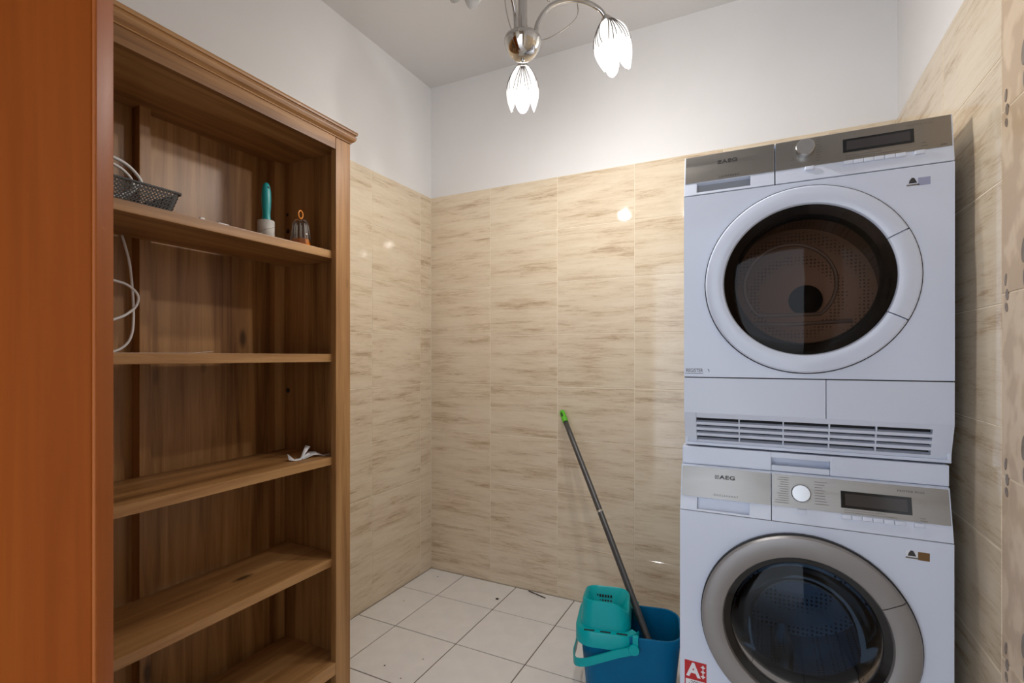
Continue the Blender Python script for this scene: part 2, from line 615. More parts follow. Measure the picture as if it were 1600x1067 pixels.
tile_cache = {}
def tile(parent, name, axis, u0, u1, z0, z1, face, mat='tile', thick=T):
    """one wall tile; axis 'y' = faces -Y at y=face, '+x' faces +X, '-x' faces -X, 'z' = floor tile (u = x, z = y)"""
    g = 0.0042 if axis == 'z' else GAP
    du, dz = u1 - u0 - g, z1 - z0 - g
    key = (axis, round(du, 4), round(dz, 4), mat)
    if key not in tile_cache:
        bm = NB()
        if axis == 'y': box(bm, -du / 2, du / 2, 0, thick, -dz / 2, dz / 2, 0.0012, seg=1)
        elif axis == '+x': box(bm, -thick, 0, -du / 2, du / 2, -dz / 2, dz / 2, 0.0012, seg=1)
        elif axis == '-x': box(bm, 0, thick, -du / 2, du / 2, -dz / 2, dz / 2, 0.0012, seg=1)
        else: box(bm, -du / 2, du / 2, -dz / 2, dz / 2, -thick, 0, 0.0010, seg=1)
        me = bpy.data.meshes.new(name)
        bm.to_mesh(me)
        bm.free()
        me.materials.append(M[mat])
        tile_cache[key] = me
    o = bpy.data.objects.new(name, tile_cache[key])
    COL.objects.link(o)
    cu, cz = (u0 + u1) / 2, (z0 + z1) / 2
    # hand-set tiles sit a hair uneven
    jit = random.uniform(-0.0003, 0.0003)
    p = {'y': (cu, face + jit, cz), '+x': (face + jit, cu, cz), '-x': (face + jit, cu, cz), 'z': (cu, cz, face - abs(jit))}[axis]
    o.location = Vector(p) - wloc(parent)
    o.parent = parent
    if axis == 'y':
        o.rotation_euler = (random.uniform(-1, 1) * 0.0008, 0, random.uniform(-1, 1) * 0.0006)
    elif axis in ('+x', '-x'):
        o.rotation_euler = (0, random.uniform(-1, 1) * 0.0008, random.uniform(-1, 1) * 0.0006)
    return o

def spans(lo, hi, joint, step):
    """cut lo..hi at joint + k*step"""
    k = math.ceil((lo - joint) / step + 1e-6)
    js = [lo]
    while joint + k * step < hi - 1e-6:
        js.append(joint + k * step)
        k += 1
    js.append(hi)
    return [(a, b) for a, b in zip(js, js[1:]) if b - a > 0.012]

for r in range(8):
    z0 = TH * r
    for a, c in spans(XL, XR, XL, TW):
        tile(wb, 'tile', 'y', a, c, z0, z0 + TH, D)
    for a, c in spans(YF, D, D - 0.0934, TW):
        tile(wl, 'tile', '+x', a, c, z0, z0 + TH, XL)
    for a, c in spans(1.352, D, 1.352, TW):
        tile(wr, 'tile', '-x', a, c, z0, z0 + TH, XR)
    for a, c in spans(YF, 1.102, 1.102, TW):
        tile(wr, 'tile', '-x', a, c, z0, z0 + TH, XR)
# upright decor tiles with a leaf chain along their edge
for a, c in spans(0.0, 2.0, 2.0, TW):
    t = tile(wr, 'decor_tile', '-x', 1.102, 1.352, a, c, XR, 'decor')
    t['label'] = 'upright swirled decor tile with dark leaf marks'
    if c < 1.99:
        for dy, dz, ry, rz, tl in ((0.021, 0.030, 0.0045, 0.0125, 10), (0.027, 0.000, 0.0065, 0.0115, -5), (0.024, -0.025, 0.0060, 0.0095, -18),
                                   (0.100, 0.075, 0.011, 0.024, 8), (0.108, 0.020, 0.012, 0.022, -15), (0.118, -0.12, 0.009, 0.019, 25)):
            b = NB()
            yy, zz = 1.352 - dy, c + dz - 0.003
            pts = []
            for k in range(14):
                an = 2 * PI * k / 14
                py, pz = ry * math.cos(an), rz * math.sin(an)
                ca, sa = math.cos(R(tl)), math.sin(R(tl))
                pts.append((yy + py * ca - pz * sa, zz + py * sa + pz * ca))
            prism(b, pts, 0, XR - 0.0010, XR + 0.001)
            obj('leaf_motif', b, 'motif', wr, smooth=True)
# floor tiles
FX, FY, FS = -1.3985, 1.997, 0.3039
for a, c in spans(XL + 0.002, XR - 0.002, FX, FS):
    for e, f in spans(YF - 1.2, D - 0.002, FY, FS):
        tile(floor, 'floor_tile', 'z', a, c, e, f, 0.0, 'floor_tile')

# ------------------------------------------------------------------ cherry door leaf standing open at the left
def door_leaf():
    P = Vector((-0.800, 0.3533, 0))
    ld = Vector((-0.866, -0.5, 0))     # along the leaf
    ed = Vector((-0.5, 0.866, 0))      # through its thickness
    L, th, H = 0.72, 0.0364, 2.03
    root = tag(thing('door_1', 'reddish cherry wood door leaf standing open at the left edge', 'door', P + ld * L / 2), kind='structure')
    def rounded(a0, a1, b0, b1, rad, mat, name):
        # a = along leaf, b = through thickness
        pts = []
        for (ca, cb, s) in ((a0 + rad, b0 + rad, PI), (a1 - rad, b0 + rad, 1.5 * PI), (a1 - rad, b1 - rad, 0), (a0 + rad, b1 - rad, 0.5 * PI)):
            for k in range(5):
                an = s + PI / 2 * k / 4
                pts.append((ca + rad * math.cos(an), cb + rad * math.sin(an)))
        bm = NB()
        q = [P + ld * a + ed * b_ for a, b_ in pts]
        prism(bm, [(v.x, v.y) for v in q], 2, 0.006, H)
        return obj(name, bm, mat, root, smooth=True)
    rounded(0.004, L, 0, th, 0.003, 'cherry', 'leaf')
    e = rounded(-0.0005, 0.006, 0.001, th - 0.0008, 0.0028, 'cherry_edge', 'edge_band')
door_leaf()

# ------------------------------------------------------------------ bookcase against the left wall
BX0, BX1 = XL + 0.004, -1.27        # back, front
BY0, BY1 = 0.316, 1.300
def bookcase():
    root = thing('bookcase', 'tall brown stained pine bookcase with five open bays against the tiled wall', 'bookcase', ((BX0 + BX1) / 2, (BY0 + BY1) / 2, 0))
    ST = 0.064
    for y0, y1, s in ((BY0, BY0 + 0.022, 1), (BY1 - 0.022, BY1, -1)):
        inner = y1 if s == 1 else y0
        p = obj('side_panel', box(NB(), BX0, BX1 - 0.022, y0, y1, 0.0, 1.872, 0.001), 'pine_z', root)
    for y0, y1 in ((BY0, BY0 + ST), (BY1 - ST, BY1)):
        obj('front_post', box(NB(), BX1 - 0.022, BX1, y0, y1, 0.0, 1.872, 0.0015), 'pine_z', root)
        obj('back_post', box(NB(), BX0 + 0.008, BX0 + 0.036, y0 + (0.022 if y0 < 1 else 0.0), y1 - (0.0 if y0 < 1 else 0.022), 0.0, 1.872, 0.0015), 'pine_z', root)
    # back panel boards and middle batten
    obj('back_panel', box(NB(), BX0, BX0 + 0.008, BY0 + 0.02, 0.8, 0.06, 1.865), 'pine_z', root)
    obj('back_panel', box(NB(), BX0, BX0 + 0.008, 0.8, BY1 - 0.02, 0.06, 1.865), 'pine_z', root)
    obj('middle_batten', box(NB(), BX0 + 0.008, BX0 + 0.046, 0.793, 0.8225, 0.06, 1.865, 0.002), 'pine_z', root)
    # shelves
    for z in (1.4975, 1.152, 0.808, 0.468):
        s = obj('shelf', box(NB(), BX0 + 0.046, BX1 - 0.020, BY0 + 0.0225, BY1 - 0.0225, z - 0.0265, z, 0.002), 'pine_y', root)
    s = obj('bottom_shelf', box(NB(), BX0 + 0.046, BX1 - 0.0215, BY0 + 0.0225, BY1 - 0.0225, 0.098, 0.126, 0.002), 'pine_y', root)
    obj('bottom_rail', box(NB(), BX1 - 0.021, BX1 - 0.001, BY0 + ST + 0.0005, BY1 - ST - 0.0005, 0.086, 0.126, 0.002), 'pine_y', root)
    obj('top_rail', box(NB(), BX1 - 0.021, BX1 - 0.001, BY0 + ST + 0.0008, BY1 - ST - 0.0008, 1.833, 1.8795, 0.0015), 'pine_y', root)
    obj('top_board', box(NB(), BX0 + 0.003, BX1 - 0.022, BY0 + 0.022, BY1 - 0.022, 1.845, 1.866, 0.001), 'pine_y', root)
    # crown: cove moulding under a thin top plate
    prof = [(-0.004, 1.8735), (0.0030, 1.8735), (0.0030, 1.8765), (0.0055, 1.8780), (0.0120, 1.8835), (0.0150, 1.8905), (0.0155, 1.8960), (0.0125, 1.8995),
            (0.0125, 1.9025), (0.0175, 1.9040), (0.0185, 1.9085), (0.0180, 1.9135), (0.0160, 1.9150), (-0.02, 1.9150)]
    bm = NB()
    def loop(o, z):
        return [Vector((BX0, BY0 - o, z)), Vector((BX1 + o, BY0 - o, z)), Vector((BX1 + o, BY1 + o, z)), Vector((BX0, BY1 + o, z))]
    rings = [[bm.verts.new(p) for p in loop(o, z)] for o, z in prof]
    for a, c in zip(rings, rings[1:]):
        for k in range(4):
            bm.faces.new([a[k], a[(k + 1) % 4], c[(k + 1) % 4], c[k]])
    bm.faces.new(rings[0][::-1])
    bm.faces.new(rings[-1])
    bmesh.ops.recalc_face_normals(bm, faces=bm.faces)
    obj('crown_moulding', bm, 'pine_y', root)
    # dark connector holes on the inside of the far side panel
    yi = BY1 - 0.0222
    for x, z, r_ in ((-1.553, 1.660, 0.006), (-1.55, 1.600, 0.008), (-1.315, 1.818, 0.006), (-1.55, 1.02, 0.009), (-1.55, 0.34, 0.008), (-1.33, 1.02, 0.005), (-1.33, 0.66, 0.005)):
        bm = NB()
        spin_y(bm, [(0.0001, yi - 0.0012), (r_, yi - 0.0012), (r_, yi + 0.002)], x, z, n=14, closed_prof=False)
        obj('screw_plug', bm, 'black', root, smooth=True)
    return root
bookcase()

# ------------------------------------------------------------------ machines
def tiltm(y, z, deg):
    """panel frame hinged at (y, z) whose top leans back by deg"""
    return Matrix.Translation((0, y, z)) @ Matrix.Rotation(R(-deg), 4, 'X') @ Matrix.Translation((0, -y, -z))

def on(mt, x, y, z):
    return mt @ Vector((x, y, z))

def aeg_logo(parent, mt, x, y, z, s, deg):
    # square emblem of nested strokes, then the letters
    e = NB()
    h = s * 0.46
    for x0_, x1_, z0_, z1_ in ((-1, 1, 0.72, 1), (-1, -0.72, -1, 1), (-1, 1, -1, -0.72), (0.72, 1, -0.35, 1), (-0.4, 0.45, 0.12, 0.40), (-0.4, 0.45, -0.40, -0.12), (-0.4, -0.12, -0.40, 0.40)):
        box(e, x + x0_ * h, x + x1_ * h, y - 0.0006, y, z + z0_ * h, z + z1_ * h, mat=mt)
    em = obj('emblem', e, 'ink', parent)
    t = text('lettering', 'AEG', s * 1.35, 'ink', parent, on(mt, x + s * 2.50, y - 0.0005, z), 90 - deg, sx=1.38, bold=0.00045, spacing=1.10)
    return t

def wool_mark(parent, mt, x, y, z):
    e = NB()
    pts = [(x - 0.0075, z - 0.0035), (x + 0.0085, z - 0.0035), (x + 0.0055, z + 0.004), (x + 0.003, z + 0.0085), (x - 0.0015, z + 0.0095), (x - 0.0055, z + 0.004)]
    prism(e, pts, 1, y - 0.0006, y)
    obj('wool_emblem', e, 'ink', parent)
    e = NB()
    box(e, x - 0.0115, x + 0.0125, y - 0.0005, y, z - 0.0095, z - 0.0060)
    obj('caption', e, 'ink_soft', parent)

def knob(parent, mt, x, z, y, r, depth):
    b = NB()
    # turned barrel, axis along -Y in panel frame
    prof = [(0.0001, y - depth), (r * 0.90, y - depth), (r * 0.98, y - depth + 0.002), (r, y - depth + 0.005), (r * 1.02, y)]
    t = NB()
    spin_y(t, prof, x, z, n=40, closed_prof=False)
    bmesh.ops.transform(t, matrix=mt, verts=t.verts)
    merge(b, t)
    bmesh.ops.recalc_face_normals(b, faces=b.faces)
    return obj('dial', b, 'knob_steel', parent, smooth=True)

def print_lines(parent, mt, x0, x1, z0, z1, n, y, left_align=True):
    """rows of tiny illegible programme names"""
    b = NB()
    for i in range(n):
        z = z1 - (z1 - z0) * i / (n - 1)
        L = (x1 - x0) * random.uniform(0.55, 1.0)
        xs, xe = (x0, x0 + L) if left_align else (x1 - L, x1)
        xx = xs
        while xx < xe:
            wd = random.uniform(0.0012, 0.004)
            box(b, xx, min(xx + wd, xe), y - 0.0004, y, z - 0.0009, z + 0.0009, mat=mt)
            xx += wd + 0.0006
    o = obj('programme_print', b, 'ink_soft', parent)
    return o

def buttons(parent, mt, xs, y, z, wdt, hgt):
    for x in xs:
        b = NB()
        box(b, x - wdt / 2 + 0.0004, x + wdt / 2 - 0.0004, y - 0.0055, y + 0.001, z - hgt / 2, z + hgt / 2, 0.0012, mat=mt)
        obj('button', b, 'white_plastic', parent, smooth=True)

def shell(x0, x1, y0, y1, z0, z1, th=0.008):
    """cabinet without a front"""
    b = NB()
    box(b, x0, x0 + th, y0, y1, z0, z1, 0.002)
    box(b, x1 - th, x1, y0, y1, z0, z1, 0.002)
    box(b, x0 + th * 0.5, x1 - th * 0.5, y0, y1, z1 - th, z1, 0.002)
    box(b, x0 + th * 0.5, x1 - th * 0.5, y0, y1, z0, z0 + th, 0.002)
    box(b, x0 + th * 0.5, x1 - th * 0.5, y1 - th, y1, z0 + th * 0.5, z1 - th * 0.5)
    return b

def dryer():
    x0, x1, yf, yb = -0.200, 0.396, 1.4927, 2.10
    zb, zt = 0.8925, 1.7105
    cx, cz, RO, RI = 0.0965, 1.3400, 0.2385, 0.1915
    root = thing('tumble_dryer', 'white tumble dryer with smoked round door stacked on the washing machine', 'tumble dryer', ((x0 + x1) / 2, (yf + yb) / 2, zb))
    obj('body', shell(x0, x1, yf + 0.022, yb, zb, zt - 0.004), 'enamel', root)
    # front sheet
    b = NB()
    plate_hole(b, x0, x1, 1.0868, 1.5935, yf, yf + 0.02, cx, cz, RI - 0.004)
    bmesh.ops.recalc_face_normals(b, faces=b.faces)
    obj('front_panel', b, 'enamel', root)
    # seam shadow backing strips
    obj('seam', box(NB(), x0 + 0.002, x1 - 0.002, yf + 0.004, yf + 0.02, 1.0835, 1.0870), 'gap', root)
    obj('seam', box(NB(), x0 + 0.002, x1 - 0.002, yf + 0.004, yf + 0.02, 1.5930, 1.5962), 'gap', root)
    # door
    prof = [(RO, yf + 0.001), (RO, yf - 0.008), (RO - 0.004, yf - 0.0135), (RO - 0.018, yf - 0.0165), (RI + 0.012, yf - 0.0170), (RI + 0.003, yf - 0.0145), (RI, yf - 0.008), (RI, yf + 0.001)]
    rg = NB()
    spin_y(rg, [(RO + 0.0028, yf - 0.0005), (RO + 0.0028, yf - 0.0035), (RO - 0.002, yf - 0.0035), (RO - 0.002, yf - 0.0005)], cx, cz)
    bmesh.ops.recalc_face_normals(rg, faces=rg.faces)
    obj('door_seal', rg, 'gap', root, smooth=True)
    door = NB()
    spin_y(door, prof, cx, cz, R(27), R(332), 84)
    bmesh.ops.recalc_face_normals(door, faces=door.faces)
    dr = obj('door', door, 'enamel', root, smooth=True)
    h = NB()
    spin_y(h, prof, cx, cz, R(-27.2), R(26.2), 22)
    bmesh.ops.recalc_face_normals(h, faces=h.faces)
    obj('door_handle', h, 'white_plastic', dr, smooth=True)
    g = NB()
    spin_y(g, [(RI, yf - 0.007), (RI - 0.01, yf - 0.010), (RI * 0.75, yf - 0.016), (RI * 0.5, yf - 0.020), (RI * 0.25, yf - 0.022), (0.0003, yf - 0.0225)], cx, cz, closed_prof=False)
    bmesh.ops.recalc_face_normals(g, faces=g.faces)
    obj('door_glass', g, 'glass_dryer', dr, smooth=True)
    bz = NB()
    spin_y(bz, [(RI + 0.001, yf - 0.005), (RI - 0.022, yf + 0.004), (RI - 0.030, yf + 0.018), (RI - 0.030, yf + 0.030), (RI + 0.001, yf + 0.030)], cx, cz)
    bmesh.ops.recalc_face_normals(bz, faces=bz.faces)
    obj('bezel', bz, 'black_gloss', dr, smooth=True)
    # inner bowl of the door: round on top, cut flat below
    path = []
    bxc, bzc, br = 0.063, 1.335, 0.108
    for k in range(41):
        a = R(-48) + R(276) * k / 40
        path.append((bxc + br * math.cos(a), yf + 0.045, bzc + br * math.sin(a)))
    bm = NB()
    tube(bm, path, 0.0048, 8, closed=True)
    obj('bowl_rim', bm, 'bowl', dr, smooth=True)
    bm = NB()
    tube(bm, [(bxc - 0.10, yf + 0.03, 1.232), (bxc, yf + 0.028, 1.228), (bxc + 0.14, yf + 0.03, 1.234)], 0.005, 8)
    obj('lint_slot', bm, 'bowl', dr, smooth=True)
    dm = NB()
    spin_y(dm, [(RI - 0.028, yf + 0.03), (0.225, yf + 0.05), (0.225, yf + 0.42), (0.10, yf + 0.44), (0.0003, yf + 0.44)], cx, cz, closed_prof=False)
    bmesh.ops.recalc_face_normals(dm, faces=dm.faces)
    obj('drum', dm, 'drum', root, smooth=True)
    hb = NB()
    spin_y(hb, [(0.0003, yf + 0.40), (0.045, yf + 0.40), (0.05, yf + 0.44)], cx + 0.03, cz - 0.01, n=32, closed_prof=False)
    obj('drum_hub', hb, 'rubber', root, smooth=True)
    # control panel, leaning back
    mt = tiltm(yf, 1.5962, 9.0)
    sx = 0.0285
    pt_ = zt + 0.001
    # left: water drawer front with a recessed grip
    d = NB()
    box(d, x0, sx - 0.0012, yf, yf + 0.024, 1.5962, 1.6030, 0.0012, mat=mt)
    box(d, x0, -0.166, yf, yf + 0.024, 1.6025, 1.6312, 0.0012, mat=mt)
    box(d, -0.030, sx - 0.0012, yf, yf + 0.024, 1.6025, 1.6312, 0.0012, mat=mt)
    box(d, x0, sx - 0.0012, yf, yf + 0.024, 1.6305, pt_, 0.0015, mat=mt)
    dw = obj('water_drawer', d, 'white_plastic', root)
    obj('grip_recess', box(NB(), -0.167, -0.029, yf + 0.018, yf + 0.0245, 1.6025, 1.6312, mat=mt), 'grey_plastic', dw)
    obj('steel_plate', box(NB(), x0 + 0.003, sx - 0.002, yf - 0.0015, yf + 0.002, 1.6325, pt_ - 0.0012, 0.0005, mat=mt), 'steel', dw)
    aeg_logo(dw, mt, -0.108, yf - 0.0016, 1.6835, 0.0105, 9)
    text('model_print', 'LAVATHERM', 0.0065, 'ink', dw, on(mt, -0.083, yf - 0.0018, 1.6395), 81, spacing=1.5)
    p = NB()
    box(p, sx + 0.0012, x1, yf, yf + 0.024, 1.5962, pt_, 0.0015, mat=mt)
    cp = obj('control_panel', p, 'white_plastic', root)
    obj('steel_plate', box(NB(), sx + 0.002, x1 - 0.003, yf - 0.0015, yf + 0.002, 1.6325, pt_ - 0.0012, 0.0005, mat=mt), 'steel', cp)
    knob(cp, mt, 0.0975, 1.678, yf - 0.0015, 0.0225, 0.020)
    print_lines(cp, mt, 0.062, 0.073, 1.642, 1.697, 9, yf - 0.0016, False)
    print_lines(cp, mt, 0.122, 0.136, 1.645, 1.703, 9, yf - 0.0016)
    obj('display_frame', box(NB(), 0.180, 0.323, yf - 0.0030, yf, 1.6545, 1.6895, 0.0008, mat=mt), 'black_gloss', cp)
    obj('display', box(NB(), 0.1875, 0.3155, yf - 0.0034, yf - 0.002, 1.6600, 1.6835, mat=mt), 'lcd', cp)
    print_lines(cp, mt, 0.185, 0.30, 1.6395, 1.6455, 2, yf - 0.0016)
    print_lines(cp, mt, 0.336, 0.348, 1.642, 1.650, 2, yf - 0.0016)
    print_lines(cp, mt, 0.372, 0.386, 1.6375, 1.6395, 2, yf - 0.0016)
    text('series_print', 'PROTEX PLUS', 0.0062, 'ink_soft', cp, on(mt, 0.335, yf - 0.0018, 1.6985), 81, spacing=1.35)
    buttons(cp, mt, [0.190 + i * 0.0212 for i in range(6)], yf, 1.6262, 0.0206, 0.0095)
    buttons(cp, mt, [0.333, 0.107], yf, 1.6262, 0.0206, 0.0095)
    # labels on the front sheet
    wool_mark(root, None, 0.318, yf, 1.558)
    obj('sticker', box(NB(), 0.3285, 0.3515, yf - 0.0005, yf, 1.5475, 1.5660), 'sticker_blue', root)
    text('lettering', 'REGISTER', 0.0150, 'ink', root, (-0.1720, yf - 0.0003, 1.1040), 90, sx=0.74, spacing=0.95)
    u = NB()
    box(u, -0.197, -0.149, yf - 0.0004, yf, 1.0955, 1.0968)
    prism(u, [(-0.1385, 1.1095), (-0.1335, 1.1075), (-0.1325, 1.1005), (-0.1340, 1.1005), (-0.1350, 1.1060)], 1, yf - 0.0005, yf)
    obj('underline', u, 'ink', root)
    # lower cover and slanted grille
    zg = 0.9855
    lo = NB()
    box(lo, x0, 0.1425, yf, yf + 0.02, zg, 1.0838, 0.0012)
    lf = obj('condenser_flap', lo, 'white_plastic', root)
    obj('lower_cover', box(NB(), 0.1440, x1, yf, yf + 0.02, zg, 1.0838, 0.0012), 'white_plastic', root)
    gt = tiltm(yf, zg, -17.5)
    gz0 = 0.8935
    gl = NB()
    box(gl, x0, -0.1680, yf, yf + 0.02, gz0, zg, 0.001, mat=gt)
    box(gl, 0.357, x1, yf, yf + 0.02, gz0, zg, 0.001, mat=gt)
    box(gl, -0.1675, 0.3575, yf, yf + 0.02, 0.9715, zg, 0.001, mat=gt)
    box(gl, -0.1675, 0.3575, yf, yf + 0.02, gz0, 0.9045, 0.001, mat=gt)
    gr = obj('grille', gl, 'white_plastic', root)
    obj('grille_back', box(NB(), -0.169, 0.358, yf + 0.017, yf + 0.0215, gz0, zg - 0.001, mat=gt), 'gap', gr)
    for z in (0.9207, 0.9375, 0.9543):
        obj('slat', box(NB(), -0.168, 0.3575, yf, yf + 0.014, z - 0.0042, z + 0.0042, 0.001, mat=gt), 'white_plastic', gr)
    for x in (-0.058, 0.048, 0.151, 0.249):
        obj('divider', box(NB(), x - 0.0016, x + 0.0016, yf + 0.002, yf + 0.016, 0.904, 0.972, mat=gt), 'white_plastic', gr)
    return root
dryer()

def stacking_kit():
    x0, x1 = -0.2065, 0.3895
    y0 = 1.506
    root = thing('stacking_kit', 'low white stacking frame with pull recess between dryer and washing machine', 'stacking frame', ((x0 + x1) / 2, 1.80, 0.8385))
    b = NB()
    box(b, x0, 0.020, y0, 2.09, 0.8395, 0.8890, 0.003)
    box(b, 0.153, x1, y0, 2.09, 0.8395, 0.8890, 0.003)
    box(b, 0.0195, 0.1535, y0, 2.09, 0.8750, 0.8890, 0.001)
    box(b, 0.0195, 0.1535, y0 + 0.03, 2.09, 0.8395, 0.8760)
    obj('frame', b, 'enamel', root)
    lip = NB()
    box(lip, 0.0205, 0.1525, y0 + 0.002, y0 + 0.012, 0.8400, 0.8550, 0.0015)
    obj('pull_lip', lip, 'white_plastic', root)
stacking_kit()

def washer():
    x0, x1, yf, yb = -0.2075, 0.3890, 1.4700, 2.08
    zt = 0.8385
    cx, cz, RO, RI = 0.0905, 0.4520, 0.2385, 0.1840
    root = thing('washing_machine', 'white front loading washing machine with silver door ring under the dryer', 'washing machine', ((x0 + x1) / 2, (yf + yb) / 2, 0))
    obj('body', shell(x0, x1, yf + 0.036, yb, 0.012, zt), 'enamel', root)
    b = NB()
    plate_hole(b, x0, x1, 0.095, 0.7160, yf, yf + 0.03, cx, cz, RI - 0.004)
    bmesh.ops.recalc_face_normals(b, faces=b.faces)
    obj('front_panel', b, 'enamel', root)
    obj('plinth', box(NB(), x0, x1, yf + 0.004, yf + 0.03, 0.015, 0.0935, 0.002), 'white_plastic', root)
    for fx in (x0 + 0.05, x1 - 0.05):
        for fy in (yf + 0.08, yb - 0.06):
            f = NB()
            spin_z(f, [(0.02, 0.0), (0.02, 0.010), (0.012, 0.013)], fx, fy, 16, True, True)
            obj('foot', f, 'black', root, smooth=True)
    obj('seam', box(NB(), x0 + 0.002, x1 - 0.002, yf + 0.003, yf + 0.02, 0.7155, 0.7180), 'ink_soft', root)
    # door
    rg = NB()
    spin_y(rg, [(RO + 0.0040, yf - 0.0005), (RO + 0.0040, yf - 0.010), (RO - 0.002, yf - 0.010), (RO - 0.002, yf - 0.0005)], cx, cz)
    bmesh.ops.recalc_face_normals(rg, faces=rg.faces)
    obj('door_seal', rg, 'black', root, smooth=True)
    prof = [(RO, yf + 0.001), (RO + 0.001, yf - 0.018), (RO - 0.003, yf - 0.024), (RO - 0.010, yf - 0.026), (RI + 0.012, yf - 0.0245), (RI + 0.003, yf - 0.021), (RI, yf - 0.014), (RI, yf + 0.001)]
    d = NB()
    spin_y(d, prof, cx, cz, R(30.6), R(336), 84)
    bmesh.ops.recalc_face_normals(d, faces=d.faces)
    dr = obj('door', d, 'silver', root, smooth=True)
    h = NB()
    spin_y(h, prof, cx, cz, R(-23.3), R(30.0), 22)
    bmesh.ops.recalc_face_normals(h, faces=h.faces)
    obj('door_handle', h, 'silver', dr, smooth=True)
    bz = NB()
    spin_y(bz, [(RI + 0.001, yf - 0.013), (RI - 0.016, yf - 0.004), (RI - 0.022, yf + 0.012), (RI - 0.022, yf + 0.035), (RI + 0.001, yf + 0.035)], cx, cz)
    bmesh.ops.recalc_face_normals(bz, faces=bz.faces)
    obj('bezel', bz, 'black_gloss', dr, smooth=True)
    g = NB()
    r2 = RI - 0.017
    spin_y(g, [(r2, yf - 0.004), (r2 - 0.006, yf - 0.0075), (r2 * 0.8, yf - 0.013), (r2 * 0.5, yf - 0.019), (r2 * 0.25, yf - 0.0215), (0.0003, yf - 0.022)], cx, cz, closed_prof=False)
    bmesh.ops.recalc_face_normals(g, faces=g.faces)
    obj('door_glass', g, 'glass_washer', dr, smooth=True)
    # inner glass bowl reaching into the drum
    g = NB()
    spin_y(g, [(r2 - 0.004, yf + 0.02), (r2 * 0.86, yf + 0.05), (r2 * 0.72, yf + 0.085), (r2 * 0.5, yf + 0.10), (0.0003, yf + 0.104)], cx, cz - 0.012, closed_prof=False)
    bmesh.ops.recalc_face_normals(g, faces=g.faces)
    obj('inner_bowl', g, 'glass_bowl', dr, smooth=True)
    gk = NB()
    spin_y(gk, [(RI - 0.02, yf + 0.034), (RI - 0.012, yf + 0.06), (RI - 0.016, yf + 0.10), (RI - 0.004, yf + 0.11)], cx, cz, closed_prof=False)
    bmesh.ops.recalc_face_normals(gk, faces=gk.faces)
    obj('gasket', gk, 'rubber', root, smooth=True)
    dm = NB()
    spin_y(dm, [(RI - 0.006, yf + 0.11), (0.235, yf + 0.125), (0.235, yf + 0.45), (0.10, yf + 0.47), (0.0003, yf + 0.47)], cx, cz, closed_prof=False)
    bmesh.ops.recalc_face_normals(dm, faces=dm.faces)
    obj('drum', dm, 'drum_blue', root, smooth=True)
    for a in (-100, 20, 140):
        pd = NB()
        a_ = R(a)
        c0 = Vector((cx + 0.205 * math.cos(a_), 0, cz + 0.205 * math.sin(a_)))
        tube(pd, [(c0.x, yf + 0.15, c0.z), (c0.x, yf + 0.25, c0.z), (c0.x, yf + 0.40, c0.z)], [0.02, 0.03, 0.02], 10)
        obj('drum_paddle', pd, 'drum_blue', root, smooth=True)
    # control panel leaning back
    zp = 0.7180
    mt = tiltm(yf, zp, 14.5)
    zt_ = zp + (zt - zp) / math.cos(R(14.5)) - 0.0015
    sx = 0.0200
    zs = 0.7560      # bottom of the steel
    d = NB()
    box(d, x0, sx - 0.0008, yf, yf + 0.03, zp, 0.7235, 0.001, mat=mt)
    box(d, x0, -0.163, yf, yf + 0.03, 0.7230, zs - 0.001, 0.001, mat=mt)
    box(d, -0.032, sx - 0.0008, yf, yf + 0.03, 0.7230, zs - 0.001, 0.001, mat=mt)
    box(d, x0, sx - 0.0008, yf, yf + 0.03, zs - 0.002, zt_, 0.0015, mat=mt)
    dw = obj('detergent_drawer', d, 'white_plastic', root)
    obj('grip_recess', box(NB(), -0.164, -0.031, yf + 0.016, yf + 0.024, 0.7230, zs - 0.001, mat=mt), 'white_plastic', dw)
    # gently bowed steel front
    sp = NB()
    n = 16
    secs = []
    for k in range(n + 1):
        x = x0 + 0.003 + (sx - 0.002 - x0 - 0.003) * k / n
        bow = 0.0035 * math.sin(PI * k / n)
        secs.append([mt @ Vector((x, yf - 0.0012 - bow, zs)), mt @ Vector((x, yf - 0.0012 - bow, zt_ - 0.004)), mt @ Vector((x, yf + 0.002, zt_ - 0.004)), mt @ Vector((x, yf + 0.002, zs))])
    ring_sections(sp, secs, (True, True))
    bmesh.ops.recalc_face_normals(sp, faces=sp.faces)
    obj('steel_plate', sp, 'steel', dw, smooth=True)
    aeg_logo(dw, mt, -0.1130, yf - 0.0048, 0.8140, 0.0105, 14.5)
    text('model_print', 'ÖKOLAVAMAT', 0.0068, 'ink', dw, on(mt, -0.090, yf - 0.0052, 0.7655), 75.5, spacing=1.5)
    cp = obj('control_panel', box(NB(), sx + 0.0008, x1, yf, yf + 0.03, zp, zt_, 0.0015, mat=mt), 'white_plastic', root)
    obj('steel_plate', box(NB(), sx + 0.002, x1 - 0.003, yf - 0.0015, yf + 0.002, zs, zt_ - 0.004, 0.0005, mat=mt), 'steel', cp)
    knob(cp, mt, 0.0870, 0.7935, yf - 0.0015, 0.0220, 0.018)
    print_lines(cp, mt, 0.028, 0.060, 0.766, 0.830, 12, yf - 0.0016, False)
    print_lines(cp, mt, 0.118, 0.148, 0.772, 0.826, 9, yf - 0.0016)
    obj('display_frame', box(NB(), 0.1735, 0.3155, yf - 0.0030, yf, 0.7700, 0.8110, 0.0008, mat=mt), 'black_gloss', cp)
    obj('display', box(NB(), 0.1825, 0.3070, yf - 0.0034, yf - 0.002, 0.7765, 0.8045, mat=mt), 'lcd', cp)
    print_lines(cp, mt, 0.180, 0.31, 0.7600, 0.7655, 2, yf - 0.0016)
